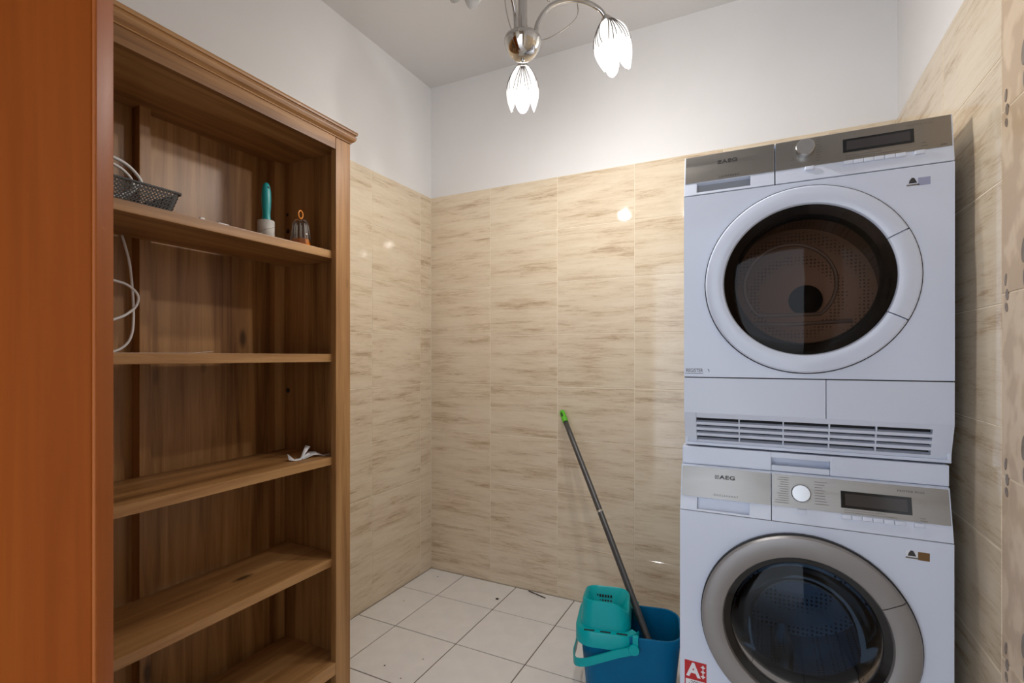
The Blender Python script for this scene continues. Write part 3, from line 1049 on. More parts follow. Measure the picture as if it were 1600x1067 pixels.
    print_lines(cp, mt, 0.330, 0.345, 0.7600, 0.7655, 2, yf - 0.0016)
    text('series_print', 'PROTEX PLUS', 0.0068, 'ink', cp, on(mt, 0.3150, yf - 0.0018, 0.8240), 75.5, spacing=1.3)
    buttons(cp, mt, [0.184 + i * 0.0213 for i in range(6)], yf, 0.7490, 0.0207, 0.0100)
    buttons(cp, mt, [0.327, 0.0895], yf, 0.7490, 0.0207, 0.0100)
    # front stickers
    obj('sticker', box(NB(), 0.3010, 0.3230, yf - 0.0004, yf, 0.6700, 0.6890), 'sticker_white', root)
    wool_mark(root, None, 0.3115, yf - 0.0004, 0.6805)
    obj('sticker', box(NB(), 0.3232, 0.3450, yf - 0.0005, yf, 0.6695, 0.6885), 'sticker_brown', root)
    st = obj('energy_sticker', box(NB(), -0.1950, -0.1380, yf - 0.0005, yf, 0.2290, 0.3005), 'red', root)
    text('letter_a', 'A', 0.052, 'sticker_white', st, (-0.1720, yf - 0.0007, 0.2745), 90, sx=0.95, bold=0.0018)
    for i in range(3):
        text('plus_sign', '+', 0.020, 'sticker_white', st, (-0.1470, yf - 0.0007, 0.2880 - i * 0.0125), 90, bold=0.0008)
    wb_ = obj('white_band', box(NB(), -0.1920, -0.1410, yf - 0.0007, yf, 0.2330, 0.2495), 'sticker_white', st)
    text('percent_print', '-20%*', 0.0160, 'ink', st, (-0.1665, yf - 0.0009, 0.2410), 90, sx=0.95)
    return root
washer()

# ------------------------------------------------------------------ mop bucket with wringer
def bucket():
    cx, cy, rot, zr = -0.404, 1.706, R(12), 0.250
    L = Matrix.Translation((cx, cy, 0)) @ Matrix.Rotation(rot, 4, 'Z')
    root = thing('mop_bucket', 'petrol blue mop bucket with turquoise wringer on the tiled floor beside the machines', 'bucket', (cx, cy, 0))
    def loops(bm, spec, caps, off=(0, 0)):
        secs = [[L @ p for p in rrect(hx, hy, r, z, 7, off[0], off[1])] for hx, hy, r, z in spec]
        ring_sections(bm, secs, caps)
        bmesh.ops.recalc_face_normals(bm, faces=bm.faces)
        return bm
    b = NB()
    loops(b, [(0.132, 0.082, 0.045, 0.004), (0.137, 0.087, 0.05, 0.0), (0.140, 0.090, 0.05, 0.010), (0.160, 0.106, 0.058, 0.222), (0.165, 0.110, 0.06, 0.2225),
              (0.166, 0.111, 0.06, 0.248), (0.164, 0.109, 0.058, 0.251), (0.159, 0.104, 0.055, 0.250), (0.157, 0.102, 0.055, 0.22), (0.136, 0.086, 0.046, 0.012)], (False, True))
    bk = obj('bucket_body', b, 'bucket', root, smooth=True)
    # skirt of the wringer lying on the rim
    sx, hw = -0.071, 0.104
    s = NB()
    loops(s, [(hw - 0.004, 0.114, 0.055, 0.206), (hw, 0.118, 0.06, 0.206), (hw, 0.118, 0.06, 0.248), (hw - 0.003, 0.115, 0.058, 0.254), (hw - 0.020, 0.098, 0.05, 0.256),
              (hw - 0.020, 0.098, 0.05, 0.250), (hw - 0.004, 0.112, 0.055, 0.246), (hw - 0.004, 0.114, 0.055, 0.206)], (False, False), (sx, 0))
    Li = L.inverted()
    cut = [f for f in s.faces if (Li @ f.calc_center_median()).x > sx + hw - 0.045 and abs((Li @ f.calc_center_median()).y) < 0.072]
    bmesh.ops.delete(s, geom=cut, context='FACES')
    bmesh.ops.solidify(s, geom=list(s.faces), thickness=0.0015)
    bmesh.ops.recalc_face_normals(s, faces=s.faces)
    wr_ = obj('wringer', s, 'turquoise', root, smooth=True)
    # cup: back edge higher than front edge, funnel inside
    c = NB()
    def tilt_loop(hx, hy, r, z, zadd, ox=0.0, oy=0.0):
        pts = []
        ox = -0.006
        hx -= 0.006
        for p in rrect(hx, hy, r, z, 7, sx + ox, oy):
            f = (p.y - oy) / hy * 0.5 + 0.5          # 0 front .. 1 back
            g = (p.x - sx - ox) / hx                 # -1 left .. 1 right
            drop = max(0.0, g) ** 3 * (1 - f) * 0.042
            p.z += zadd * (-f * 0.026 - drop)
            pts.append(L @ p)
        return pts
    secs = [tilt_loop(0.088, 0.098, 0.045, 0.252, 0), tilt_loop(0.086, 0.095, 0.045, 0.285, 0.2), tilt_loop(0.083, 0.091, 0.045, 0.330, 0.8), tilt_loop(0.082, 0.090, 0.045, 0.340, 1.0),
            tilt_loop(0.079, 0.087, 0.042, 0.343, 1.0), tilt_loop(0.075, 0.083, 0.040, 0.340, 1.0), tilt_loop(0.058, 0.062, 0.035, 0.295, 0.4), tilt_loop(0.045, 0.046, 0.03, 0.262, 0),
            tilt_loop(0.040, 0.042, 0.028, 0.225, 0)]
    ring_sections(c, secs, (False, True))
    bmesh.ops.recalc_face_normals(c, faces=c.faces)
    obj('wringer_cup', c, 'turquoise', wr_, smooth=True)
    # drain slots in the skirt top and holes in the funnel
    for k in range(3):
        t = NB()
        x = sx - 0.055 + k * 0.052
        box(t, x - 0.017, x + 0.017, -0.1105, -0.1035, 0.2535, 0.2560, 0.001, mat=L)
        obj('drain_slot', t, 'gap', wr_)
    for row in range(2):
        for k in range(7):
            t = NB()
            x = sx - 0.052 + k * 0.0095
            z = 0.291 - row * 0.014
            yy = 0.066 - row * 0.006
            box(t, x - 0.003, x + 0.003, yy - 0.004, yy + 0.002, z - 0.004, z + 0.004, 0.001, mat=L)
            obj('drain_hole', t, 'gap', wr_)
    # clip tabs at the right end of the wringer
    for s_ in (-1, 1):
        t = NB()
        box(t, sx + hw - 0.022, sx + hw - 0.004, s_ * 0.114 - 0.006, s_ * 0.114 + 0.006, 0.214, 0.260, 0.003, mat=L)
        obj('clip', t, 'turquoise', wr_, smooth=True)
    # carrying handle hanging round the left end
    hx, px = 0.182, 0.012
    path = []
    half = [(px, -0.1225, 0.216), (px - 0.05, -0.1235, 0.199), (px - 0.10, -0.1235, 0.178), (-hx + 0.045, -0.1225, 0.158), (-hx + 0.012, -0.106, 0.147), (-hx, -0.06, 0.142), (-hx, 0.0, 0.141)]
    full = half + [(x, -y, z) for x, y, z in half[:-1][::-1]]
    ctr = smooth_path(full, 5)
    hb = NB()
    n = len(ctr)
    secs = []
    for i, p in enumerate(ctr):
        d = (ctr[min(i + 1, n - 1)] - ctr[max(i - 1, 0)]).normalized()
        side = Vector((d.y, -d.x, 0)).normalized()
        upv = side.cross(d)
        if upv.z < 0: upv = -upv
        hh, tt = 0.0125, 0.0025
        secs.append([L @ (p + side * a * tt + upv * b_ * hh) for a, b_ in ((-1, -1), (1, -1), (1, 1), (-1, 1))])
    ring_sections(hb, secs, (True, True))
    bmesh.ops.recalc_face_normals(hb, faces=hb.faces)
    hd = obj('carrying_handle', hb, 'turquoise', root, smooth=True)
    for s_ in (-1, 1):
        t = NB()
        spin_y(t, [(0.0002, -0.004), (0.0155, -0.004), (0.0165, -0.002), (0.0165, 0.006)], px + 0.004, 0.218, n=20, closed_prof=False)
        mm = L @ Matrix.Translation((0, s_ * 0.1230, 0)) @ (Matrix.Identity(4) if s_ < 0 else Matrix.Scale(-1, 4, (0, 1, 0)))
        bmesh.ops.transform(t, matrix=mm, verts=t.verts)
        bmesh.ops.recalc_face_normals(t, faces=t.faces)
        obj('pivot', t, 'turquoise', hd, smooth=True)
bucket()

def mop():
    top = Vector((-0.8440, 2.2115, 0.889))
    q = Vector((-0.3470, 1.72, 0.1930))
    d = (q - top).normalized()
    bot = top + d * ((0.118 - top.z) / d.z)
    root = thing('mop', 'grey mop pole with lime green end leaning from the bucket on the wall', 'mop', bot)
    b = NB()
    s0 = top + d * 0.058
    mid = s0.lerp(bot, 0.44) + Vector((0.004, 0, -0.003))
    tube(b, smooth_path([s0, mid, bot], 6), 0.0118, 16)
    obj('pole', b, 'pole', root, smooth=True)
    b = NB()
    tube(b, [mid - d * 0.004, mid + d * 0.004], 0.0124, 16)
    obj('pole_joint', b, 'chrome', root, smooth=True)
    # yarn head slumped on the bucket floor
    for k in range(14):
        a = 2 * PI * k / 14
        rr = 0.016 + 0.018 * (k % 3)
        e = Vector((-0.330 + rr * 1.2 * math.cos(a), 1.698 + rr * math.sin(a), 0.021))
        b = NB()
        st = bot + Vector((0.006 * math.cos(a), 0.006 * math.sin(a), 0.006))
        tube(b, smooth_path([st, st.lerp(e, 0.35) + Vector((0, 0, -0.006)), st.lerp(e, 0.75) + Vector((0, 0, -0.012)), e], 5), 0.0048, 6)
        obj('yarn_strand', b, 'lint_paper', root, smooth=True)
    # green end piece with a hanging slot
    side = d.cross(Vector((0, 1, 0))).normalized()
    nrm = side.cross(d)
    b = NB()
    secs = []
    for t, w_, th in ((0.066, 0.0135, 0.0135), (0.058, 0.0138, 0.0138), (0.045, 0.0135, 0.0130), (0.030, 0.0140, 0.0095), (0.012, 0.0145, 0.0075), (0.003, 0.0120, 0.0065), (-0.001, 0.0070, 0.0050)):
        c = top + d * t
        secs.append([c + side * w_ * math.cos(2 * PI * k / 18) + nrm * th * math.sin(2 * PI * k / 18) for k in range(18)])
    ring_sections(b, secs, (True, True))
    bmesh.ops.recalc_face_normals(b, faces=b.faces)
    e = obj('end_cap', b, 'green', root, smooth=True)
    sgn = 1 if nrm.y < 0 else -1
    b = NB()
    secs = []
    for t, w_, off in ((0.038, 0.002, 0.0108), (0.034, 0.0036, 0.0104), (0.020, 0.0036, 0.0088), (0.013, 0.002, 0.0080)):
        c = top + d * t + nrm * sgn * off
        secs.append([c + side * w_ + nrm * sgn * 0.0006, c - side * w_ + nrm * sgn * 0.0006, c - side * w_ - nrm * sgn * 0.004, c + side * w_ - nrm * sgn * 0.004])
    ring_sections(b, secs, (True, True))
    bmesh.ops.recalc_face_normals(b, faces=b.faces)
    obj('hanging_slot', b, 'black', e)
mop()

# ------------------------------------------------------------------ chandelier
def chandelier():
    hx, hy = -0.595, 1.260
    root = thing('chandelier', 'chrome chandelier with tulip glass shades hanging from the ceiling', 'chandelier', (hx, hy, 2.05))
    b = NB()
    spin_z(b, [(0.0005, 1.9650), (0.012, 1.9655), (0.024, 1.9690), (0.036, 1.9780), (0.0460, 1.9940), (0.0510, 2.0110), (0.0518, 2.0190), (0.0500, 2.0245), (0.030, 2.0285), (0.0005, 2.0300)], hx, hy, 40)
    obj('hub', b, 'chrome', root, smooth=True, angle=60)
    b = NB()
    spin_z(b, [(0.0005, 1.9575), (0.0045, 1.9590), (0.0058, 1.9625), (0.0045, 1.9660), (0.0060, 1.9690)], hx, hy, 16)
    obj('finial', b, 'chrome', root, smooth=True, angle=60)
    b = NB()
    spin_z(b, [(0.0135, 2.026), (0.0135, 2.56)], hx, hy, 24)
    obj('rod', b, 'chrome', root, smooth=True)
    b = NB()
    spin_z(b, [(0.0135, 2.545), (0.030, 2.552), (0.055, 2.575), (0.060, ZC - 0.0005)], hx, hy, 32, False, True)
    obj('ceiling_cup', b, 'chrome', root, smooth=True)
    def polar(az, r, z):
        return Vector((hx + r * math.cos(R(az)), hy + r * math.sin(R(az)), z))
    for az, lit, ext in ((37.5, True, 0.0), (115.3, True, 0.020), (267, False, 0.002)):
        b = NB()
        path = smooth_path([polar(az, 0.036, 2.022), polar(az, 0.043, 2.072), polar(az, 0.075, 2.120), polar(az, 0.125, 2.146), polar(az, 0.180, 2.150), polar(az, 0.222 + ext * 0.8, 2.135), polar(az, 0.243 + ext, 2.113)], 6)
        tube(b, path, 0.0068, 12)
        arm = obj('arm', b, 'chrome', root, smooth=True)
        tilt = 14 if ext < 0.015 else 20
        base = polar(az, 0.243 + ext, 2.113)
        mt = Matrix.Translation(base) @ Matrix.Rotation(R(az), 4, 'Z') @ Matrix.Rotation(R(-tilt), 4, 'Y')
        # socket cone (local -Z points to the bulb)
        b = NB()
        spin_z(b, [(0.0068, 0.006), (0.0105, 0.002), (0.0195, -0.010), (0.0205, -0.014), (0.0005, -0.014)], 0, 0, 24, mat=mt)
        obj('socket', b, 'chrome', arm, smooth=True)
        # tulip shade: four petals, each ending in a rounded tip
        b = NB()
        NT, NS = 90, 16
        def surf(th, t):
            pet = abs(math.cos(2 * th))                   # 1 at petal middle
            ln = 0.092 + 0.048 * pet ** 0.55
            rr = 0.0155 + 0.0375 * math.sin(PI * t ** 0.85 * 0.80)
            rr *= 1 + 0.07 * t * (pet - 0.5)
            return Vector((rr * math.cos(th), rr * math.sin(th), -0.010 - ln * t))
        rings = [[b.verts.new(mt @ surf(2 * PI * k / NT, i / NS)) for k in range(NT)] for i in range(NS + 1)]
        for i in range(NS):
            for k in range(NT):
                f = b.faces.new([rings[i][k], rings[i][(k + 1) % NT], rings[i + 1][(k + 1) % NT], rings[i + 1][k]])
                f.smooth = True
        sh = obj('glass_shade', b, 'shade_on' if lit else 'shade_off', arm, smooth=True, angle=80)
        if not lit: sh['label'] = 'unlit frosted glass shade'
        # painted lines fanning down each petal
        for p in range(4):
            th0 = 2 * PI * p / 4
            b = NB()
            for j, (o0, o1, te) in enumerate(((-0.30, -0.60, 0.62), (-0.16, -0.36, 0.60), (0.16, 0.36, 0.60), (0.30, 0.60, 0.62), (-0.05, -0.15, 0.50), (0.05, 0.15, 0.50))):
                pts = []
                for q in range(9):
                    u = q / 8
                    t = 0.05 + (te - 0.05) * u
                    pv = surf(th0 + o0 + (o1 - o0) * u ** 0.8, t)
                    k_ = 1 + 0.0004 / max(0.01, math.hypot(pv.x, pv.y))
                    pts.append(mt @ Vector((pv.x * k_, pv.y * k_, pv.z)))
                tube(b, pts, [0.0019 * (1 - 0.4 * q / 8) for q in range(9)], 5)
            obj('painted_lines', b, 'shade_line', sh, smooth=True)
        b = NB()
        spin_z(b, [(0.0095, -0.012), (0.0110, -0.030), (0.0175, -0.060), (0.0185, -0.078), (0.0150, -0.098), (0.0075, -0.112), (0.0004, -0.120)], 0, 0, 20, mat=mt)
        obj('bulb', b, 'bulb' if lit else 'shade_off', arm, smooth=True)
        if lit:
            ld = bpy.data.lights.new('bulb_light', 'POINT')
            ld.energy = LAMP_W
            ld.color = LAMP_COLOR
            ld.shadow_soft_size = 0.022
            lo = bpy.data.objects.new('bulb_light', ld)
            COL.objects.link(lo)
            lo.location = mt @ Vector((0, 0, -0.150)) - wloc(root)
            lo.parent = root
    # ornamental wires
    for ctrl in ([polar(75, 0.045, 2.035), polar(45, 0.085, 2.045), polar(40, 0.140, 2.085), polar(42, 0.165, 2.130), polar(44, 0.150, 2.19), polar(46, 0.10, 2.24)],
                 [polar(200, 0.030, 2.045), polar(200, 0.043, 2.090), polar(200, 0.050, 2.14), polar(200, 0.046, 2.20), polar(200, 0.02, 2.25)],
                 [polar(30, 0.055, 2.235), polar(32, 0.060, 2.18), polar(34, 0.066, 2.145), polar(35, 0.072, 2.138)]):
        b = NB()
        tube(b, smooth_path(ctrl, 8), 0.0016, 8)
        obj('ornamental_wire', b, 'chrome', root, smooth=True)
    b = NB()
    bmesh.ops.create_icosphere(b, subdivisions=2, radius=0.0045)
    bmesh.ops.translate(b, verts=b.verts, vec=polar(35, 0.073, 2.137))
    obj('wire_bead', b, 'chrome', root, smooth=True, angle=180)
chandelier()

# ------------------------------------------------------------------ things in the bookcase
SZ1, SZ2, SZ3 = 1.4975, 1.152, 0.808
def basket():
    x0, x1, y0, y1, z0, h = -1.525, -1.330, 0.470, 0.775, SZ1, 0.062
    root = thing('storage_basket', 'dark grey perforated plastic basket on the top shelf of the bookcase', 'basket', ((x0 + x1) / 2, (y0 + y1) / 2, z0))
    tp = 0.014     # walls lean outwards
    cx, cy = (x0 + x1) / 2, (y0 + y1) / 2
    hx, hy = (x1 - x0) / 2, (y1 - y0) / 2
    def loop(k, z, grow=0.0):
        return [Vector((p.x, p.y, z)) for p in rrect(hx - tp * (1 - k) + grow, hy - tp * (1 - k) + grow, 0.018, z, 5, cx, cy)]
    b = NB()
    ring_sections(b, [loop(0, z0 + 0.0005), loop(0.1, z0 + 0.006), loop(0.1, z0 + 0.006, -0.002), loop(0, z0 + 0.002, -0.002)], (True, True))
    bmesh.ops.recalc_face_normals(b, faces=b.faces)
    obj('basket_floor', b, 'basket', root, smooth=True)
    b = NB()
    ring_sections(b, [loop(1, z0 + h - 0.004), loop(1, z0 + h - 0.004, 0.004), loop(1, z0 + h, 0.005), loop(1, z0 + h, -0.001), loop(1, z0 + h - 0.004, 0)], (False, False))
    bmesh.ops.recalc_face_normals(b, faces=b.faces)
    obj('rim', b, 'basket', root, smooth=True)
    for sy in (-1, 1):
        b = NB()
        ye = cy + sy * (hy + 0.006)
        prism(b, [(cx - 0.05, ye - sy * 0.006), (cx - 0.04, ye + sy * 0.006), (cx + 0.04, ye + sy * 0.006), (cx + 0.05, ye - sy * 0.006)], 2, z0 + h - 0.016, z0 + h - 0.012)
        obj('grip', b, 'basket', root)
    # triangular lattice walls
    def lattice(A, B, C, Dp, nu, nv):
        """A-B bottom edge, D-C top edge"""
        bm = NB()
        def P(u, v):
            return A.lerp(B, u).lerp(Dp.lerp(C, u), v)
        nrm = (B - A).cross(Dp - A).normalized() * 0.0009
        def strip(p, q, wd):
            s = (q - p).cross(nrm).normalized() * wd
            vs = [bm.verts.new(x) for x in (p - s + nrm, q - s + nrm, q + s + nrm, p + s + nrm, p - s - nrm, q - s - nrm, q + s - nrm, p + s - nrm)]
            for f in ((0, 1, 2, 3), (7, 6, 5, 4), (0, 4, 5, 1), (3, 2, 6, 7)):
                bm.faces.new([vs[i] for i in f])
        for j in range(nv + 1):
            strip(P(0, j / nv), P(1, j / nv), 0.0011)
        for i in range(-nv, nu + 1):
            for s in (1, -1):
                i0 = i if s == 1 else i + nv
                u0, u1 = i0 / nu, (i0 + s * nv * 0.5 * 2) / nu
                v0, v1 = 0.0, 1.0
                if u0 < 0: v0 = -u0 / (u1 - u0); u0 = 0
                if u0 > 1: v0 = (1 - u0) / (u1 - u0); u0 = 1
                if u1 < 0 or u1 > 1:
                    uu = 0 if u1 < 0 else 1
                    v1 = v0 + (1 - v0) * (uu - u0) / (u1 - u0) if u1 != u0 else 1
                    u1 = uu
                if v1 - v0 > 0.03 and v0 < 1:
                    strip(P(u0, v0), P(u1, v1), 0.0011)
        return bm
    e = 0.012
    zb, zt = z0 + 0.005, z0 + h - 0.003
    k = tp
    def corner(sx, sy, top):
        g = 0 if top else k
        return sx * (hx - g), sy * (hy - g)
    def wallpts(ax, s):
        if ax == 'x':
            f = lambda y, top: Vector((cx + s * (hx - (0 if top else k)), cy + y, zt if top else zb))
            a = hy - e
            return f(-a + k, False), f(a - k, False), f(a, True), f(-a, True)
        f = lambda x, top: Vector((cx + x, cy + s * (hy - (0 if top else k)), zt if top else zb))
        a = hx - e
        return f(-a + k, False), f(a - k, False), f(a, True), f(-a, True)
    for ax, s, nu in (('x', 1, 32), ('x', -1, 32), ('y', 1, 20), ('y', -1, 20)):
        obj('lattice_side', lattice(*wallpts(ax, s), nu, 6), 'basket', root)
    # solid rounded corners
    for sx in (-1, 1):
        for sy in (-1, 1):
            b = NB()
            secs = []
            for zz, g in ((zb, k), (zt, 0)):
                ring = []
                for q in range(6):
                    a = PI / 2 * q / 5
                    ring.append(Vector((cx + sx * (hx - g - 0.018 + 0.018 * math.cos(a)), cy + sy * (hy - g - 0.018 + 0.018 * math.sin(a)), zz)))
                for q in range(5, -1, -1):
                    a = PI / 2 * q / 5
                    ring.append(Vector((cx + sx * (hx - g - 0.018 + 0.0162 * math.cos(a)), cy + sy * (hy - g - 0.018 + 0.0162 * math.sin(a)), zz)))
                secs.append(ring)
            ring_sections(b, secs, (True, True))
            bmesh.ops.recalc_face_normals(b, faces=b.faces)
            obj('corner', b, 'basket', root, smooth=True)
    # contents
    b = NB()
    box(b, -1.505, -1.435, 0.50, 0.665, z0 + 0.006, z0 + 0.088, 0.008)
    tag(obj('adapter_box', b, 'grey_plastic', smooth=True), 'grey plastic device standing in the storage basket', 'device')
    b = NB()
    X = -1.42
    tube(b, smooth_path([(X, 0.54, z0 + 0.110), (X, 0.61, z0 + 0.136), (X, 0.669, z0 + 0.132), (X, 0.698, z0 + 0.122), (X, 0.720, z0 + 0.103), (X, 0.727, z0 + 0.088), (X, 0.717, z0 + 0.076), (X, 0.690, z0 + 0.050), (X, 0.62, z0 + 0.020)], 8), 0.0042, 10)
    tag(obj('coiled_cable', b, 'cable', smooth=True), 'thick white cable arching over the rim of the storage basket', 'cable')
    b = NB()
    X = -1.385
    tube(b, smooth_path([(X, 0.52, z0 + 0.100), (X, 0.60, z0 + 0.113), (X, 0.652, z0 + 0.104), (X, 0.676, z0 + 0.092), (X, 0.690, z0 + 0.074), (X, 0.690, z0 + 0.050), (X, 0.66, z0 + 0.020)], 8), 0.0036, 10)
    tag(obj('coiled_cable', b, 'cable', smooth=True), 'thinner white cable dipping low into the front of the storage basket', 'cable')
basket()

def hanging_cable():
    X = -1.53
    root = thing('power_cable', 'white cable hanging in loops behind the second bay of the bookcase', 'cable', (X, 0.72, SZ2))
    b = NB()
    ctrl = [(X - 0.008, 0.740, 1.4680), (X, 0.7440, 1.440), (X, 0.7545, 1.395), (X, 0.7610, 1.330), (X, 0.7640, 1.270), (X, 0.7625, 1.220), (X, 0.7560, 1.192), (X, 0.7430, 1.172), (X, 0.7200, 1.1575), (X, 0.690, 1.1560), (X, 0.640, 1.1558)]
    tube(b, smooth_path(ctrl, 8), 0.0034, 10)
    obj('cord', b, 'cable', root, smooth=True)
    X2 = X + 0.02
    f = (abs(X2) / 1.53)
    c2 = [(X2, 0.600, 1.355), (X2, 0.660, 1.350), (X2, 0.7212 * f, 1.341), (X2, 0.7480 * f, 1.334), (X2, 0.7690 * f, 1.318), (X2, 0.7760 * f, 1.300), (X2, 0.7690 * f, 1.277), (X2, 0.7470 * f, 1.255), (X2, 0.7212 * f, 1.2413), (X2, 0.66, 1.222), (X2, 0.60, 1.215)]
    b = NB()
    tube(b, smooth_path(c2, 8), 0.0034, 10)
    obj('cord_loop', b, 'cable', root, smooth=True)
hanging_cable()

def lint_roller():
    x, y, z = -1.332, 1.020, SZ1
    root = thing('lint_roller', 'lint roller with teal handle standing upright on the top shelf', 'lint roller', (x, y, z))
    b = NB()
    spin_z(b, [(0.0225, z + 0.0005), (0.0235, z + 0.002), (0.0235, z + 0.050), (0.0225, z + 0.052), (0.016, z + 0.0525)], x, y, 28, True, True)
    rl = obj('sticky_roll', b, 'lint_paper', root, smooth=True)
    b = NB()
    tube(b, [(x + 0.0237 * math.cos(a), y + 0.0237 * math.sin(a), z + 0.012 + 0.024 * (a + 1.6) / 2.4) for a in [-1.6 + 0.2 * i for i in range(13)]], 0.0005, 5)
    obj('sheet_edge', b, 'ink_soft', rl)
    b = NB()
    secs = []
    for zz, wy, wx in ((0.048, 0.0130, 0.0125), (0.054, 0.0135, 0.0130), (0.062, 0.0115, 0.0115), (0.075, 0.0110, 0.0110), (0.090, 0.0128, 0.0120), (0.115, 0.0142, 0.0128), (0.140, 0.0135, 0.0115), (0.156, 0.0110, 0.0090), (0.164, 0.0070, 0.0060), (0.167, 0.0025, 0.0020)):
        secs.append([Vector((x + wx * math.cos(2 * PI * k / 20), y + 0.001 + wy * math.sin(2 * PI * k / 20), z + zz)) for k in range(20)])
    ring_sections(b, secs, (True, True))
    h = obj('handle', b, 'lint_teal', root, smooth=True)
    b = NB()
    mm = Matrix.Translation((x + 0.0085, y + 0.001, z + 0.151)) @ Matrix.Rotation(R(90), 4, 'Y')
    spin_z(b, [(0.0003, 0.0018), (0.0030, 0.0018), (0.0034, -0.004)], 0, 0, 14, mat=mm)
    obj('hanging_hole', b, 'black', h, smooth=True)
lint_roller()

def brush_pot():
    x, y, z = -1.325, 1.140, SZ1
    root = thing('clear_brush_cover', 'small clear bell shaped cover with orange base and loop on the top shelf', 'brush', (x, y, z))
    b = NB()
    spin_z(b, [(0.0275, z + 0.0005), (0.0285, z + 0.004), (0.0270, z + 0.012), (0.0255, z + 0.020), (0.012, z + 0.024)], x, y, 24, True, True)
    obj('base', b, 'orange', root, smooth=True)
    # ribbed clear cover
    b = NB()
    n = 48
    secs = []
    for zz, r_ in ((0.004, 0.0300), (0.020, 0.0300), (0.040, 0.0275), (0.060, 0.0245), (0.075, 0.0220), (0.082, 0.0180), (0.085, 0.0100)):
        secs.append([Vector((x + (r_ + 0.0012 * math.cos(8 * 2 * PI * k / n)) * math.cos(2 * PI * k / n), y + (r_ + 0.0012 * math.cos(8 * 2 * PI * k / n)) * math.sin(2 * PI * k / n), z + zz)) for k in range(n)])
    ring_sections(b, secs, (False, True))
    bmesh.ops.recalc_face_normals(b, faces=b.faces)
    obj('cover', b, 'clear', root, smooth=True)
    for k in range(8):
        b = NB()
        a = 2 * PI * k / 8
        tube(b, [(x + 0.020 * math.cos(a), y + 0.020 * math.sin(a), z + 0.022), (x + 0.017 * math.cos(a), y + 0.017 * math.sin(a), z + 0.070)], [0.0032, 0.0020], 6)
        obj('bristle_tuft', b, 'lint_paper', root, smooth=True)
    b = NB()
    pts = [(x, y + 0.0085 * math.cos(2 * PI * k / 20), z + 0.1005 + 0.0125 * math.sin(2 * PI * k / 20)) for k in range(20)]
    tube(b, pts, 0.0022, 8, closed=True)
    tube(b, [(x, y, z + 0.083), (x, y, z + 0.089)], 0.004, 8)
    obj('hanging_loop', b, 'orange', root, smooth=True)
brush_pot()

# small white scraps on the top shelf
for (x, y, lx, ly, lz, nm, lb) in ((-1.312, 0.815, 0.008, 0.012, 0.009, 'wall_plug', 'tiny white plastic bit beside the storage basket'),
                                   (-1.310, 0.870, 0.010, 0.030, 0.006, 'plastic_clip', 'small flat white clip lying in the middle of the top shelf')):
    b = NB()
    box(b, x - lx / 2, x + lx / 2, y - ly / 2, y + ly / 2, SZ1 + 0.0002, SZ1 + lz, 0.002)
    tag(obj(nm, b, 'cable', smooth=True), lb, 'plastic bit')

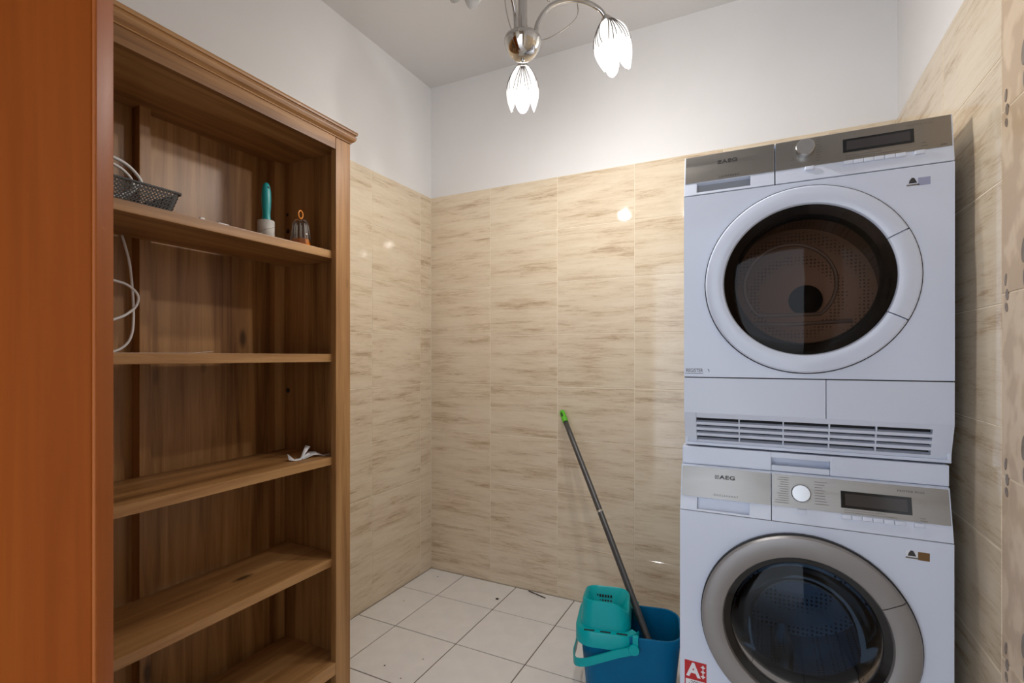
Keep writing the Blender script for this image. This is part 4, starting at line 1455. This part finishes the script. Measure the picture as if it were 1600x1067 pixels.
def sheet(name, pts_top, mat, label, cat, th=0.0004):
    """thin bent strip from pairs of edge points"""
    b = NB()
    secs = []
    for a, c in pts_top:
        a, c = Vector(a), Vector(c)
        secs.append([a, c, c + Vector((0, 0, th)), a + Vector((0, 0, th))])
    ring_sections(b, secs, (True, True))
    bmesh.ops.recalc_face_normals(b, faces=b.faces)
    return tag(obj(name, b, mat), label, cat)
z = SZ2 + 0.0003
sheet('folded_paper', [((-1.310, 0.50, z), (-1.39, 0.50, z)), ((-1.311, 0.70, z), (-1.39, 0.70, z)), ((-1.313, 0.80, z + 0.001), (-1.37, 0.80, z)), ((-1.316, 0.848, z + 0.004), (-1.34, 0.846, z + 0.003))],
      'paper', 'flat white paper strip lying on the second shelf', 'paper')
z = SZ3 + 0.0003
sheet('paper_strip', [((-1.352, 1.118, z + 0.004), (-1.372, 1.128, z + 0.022)), ((-1.340, 1.135, z), (-1.362, 1.146, z + 0.001)), ((-1.334, 1.150, z + 0.001), (-1.350, 1.160, z + 0.004)), ((-1.345, 1.180, z + 0.020), (-1.352, 1.176, z + 0.030)), ((-1.355, 1.205, z + 0.034), (-1.372, 1.200, z + 0.038))],
      'paper', 'curled white paper strip on the third shelf', 'paper')
sheet('paper_scrap', [((-1.338, 1.163, z), (-1.352, 1.160, z + 0.004)), ((-1.335, 1.200, z + 0.008), (-1.352, 1.198, z + 0.018)), ((-1.332, 1.218, z + 0.006), (-1.348, 1.220, z + 0.016)), ((-1.326, 1.235, z), (-1.334, 1.238, z + 0.003)), ((-1.322, 1.262, z + 0.003), (-1.328, 1.264, z + 0.004))],
      'paper', 'folded white paper scrap beside the post on the third shelf', 'paper')

# ------------------------------------------------------------------ bits on the floor
b = NB()
tube(b, [(-1.020, 2.2280, 0.0028), (-0.970, 2.2130, 0.0032), (-0.9202, 2.1983, 0.0026)], 0.0022, 6)
tag(obj('thin_stick', b, 'dirt', smooth=True), 'thin dark stick lying on the floor along the back wall', 'stick')
for (x, y, r_, lb) in ((-1.1203, 2.0915, 0.010, 'flat grey crumb on a floor joint near the back wall'), (-1.2519, 1.4552, 0.0042, 'round dark crumb on the floor near the bookcase foot'),
                       (-1.1486, 1.5507, 0.0032, 'tiny dark crumb in the middle of a floor tile'), (-1.1513, 1.4227, 0.0034, 'tiny dark crumb at the lower edge of the floor'),
                       (-1.511, 2.1664, 0.0042, 'tiny dark crumb in the corner floor tile'), (-1.5026, 1.8801, 0.003, 'tiny dark crumb beside the left wall')):
    b = NB()
    bmesh.ops.create_icosphere(b, subdivisions=1, radius=r_)
    for v in b.verts:
        v.co *= random.uniform(0.7, 1.15)
        v.co.z = max(-r_ * 0.2, v.co.z) * 0.35
    mz = min(v.co.z for v in b.verts)
    bmesh.ops.translate(b, verts=b.verts, vec=(x, y, 0.0004 - mz))
    tag(obj('floor_crumb', b, 'dirt'), lb, 'crumb')
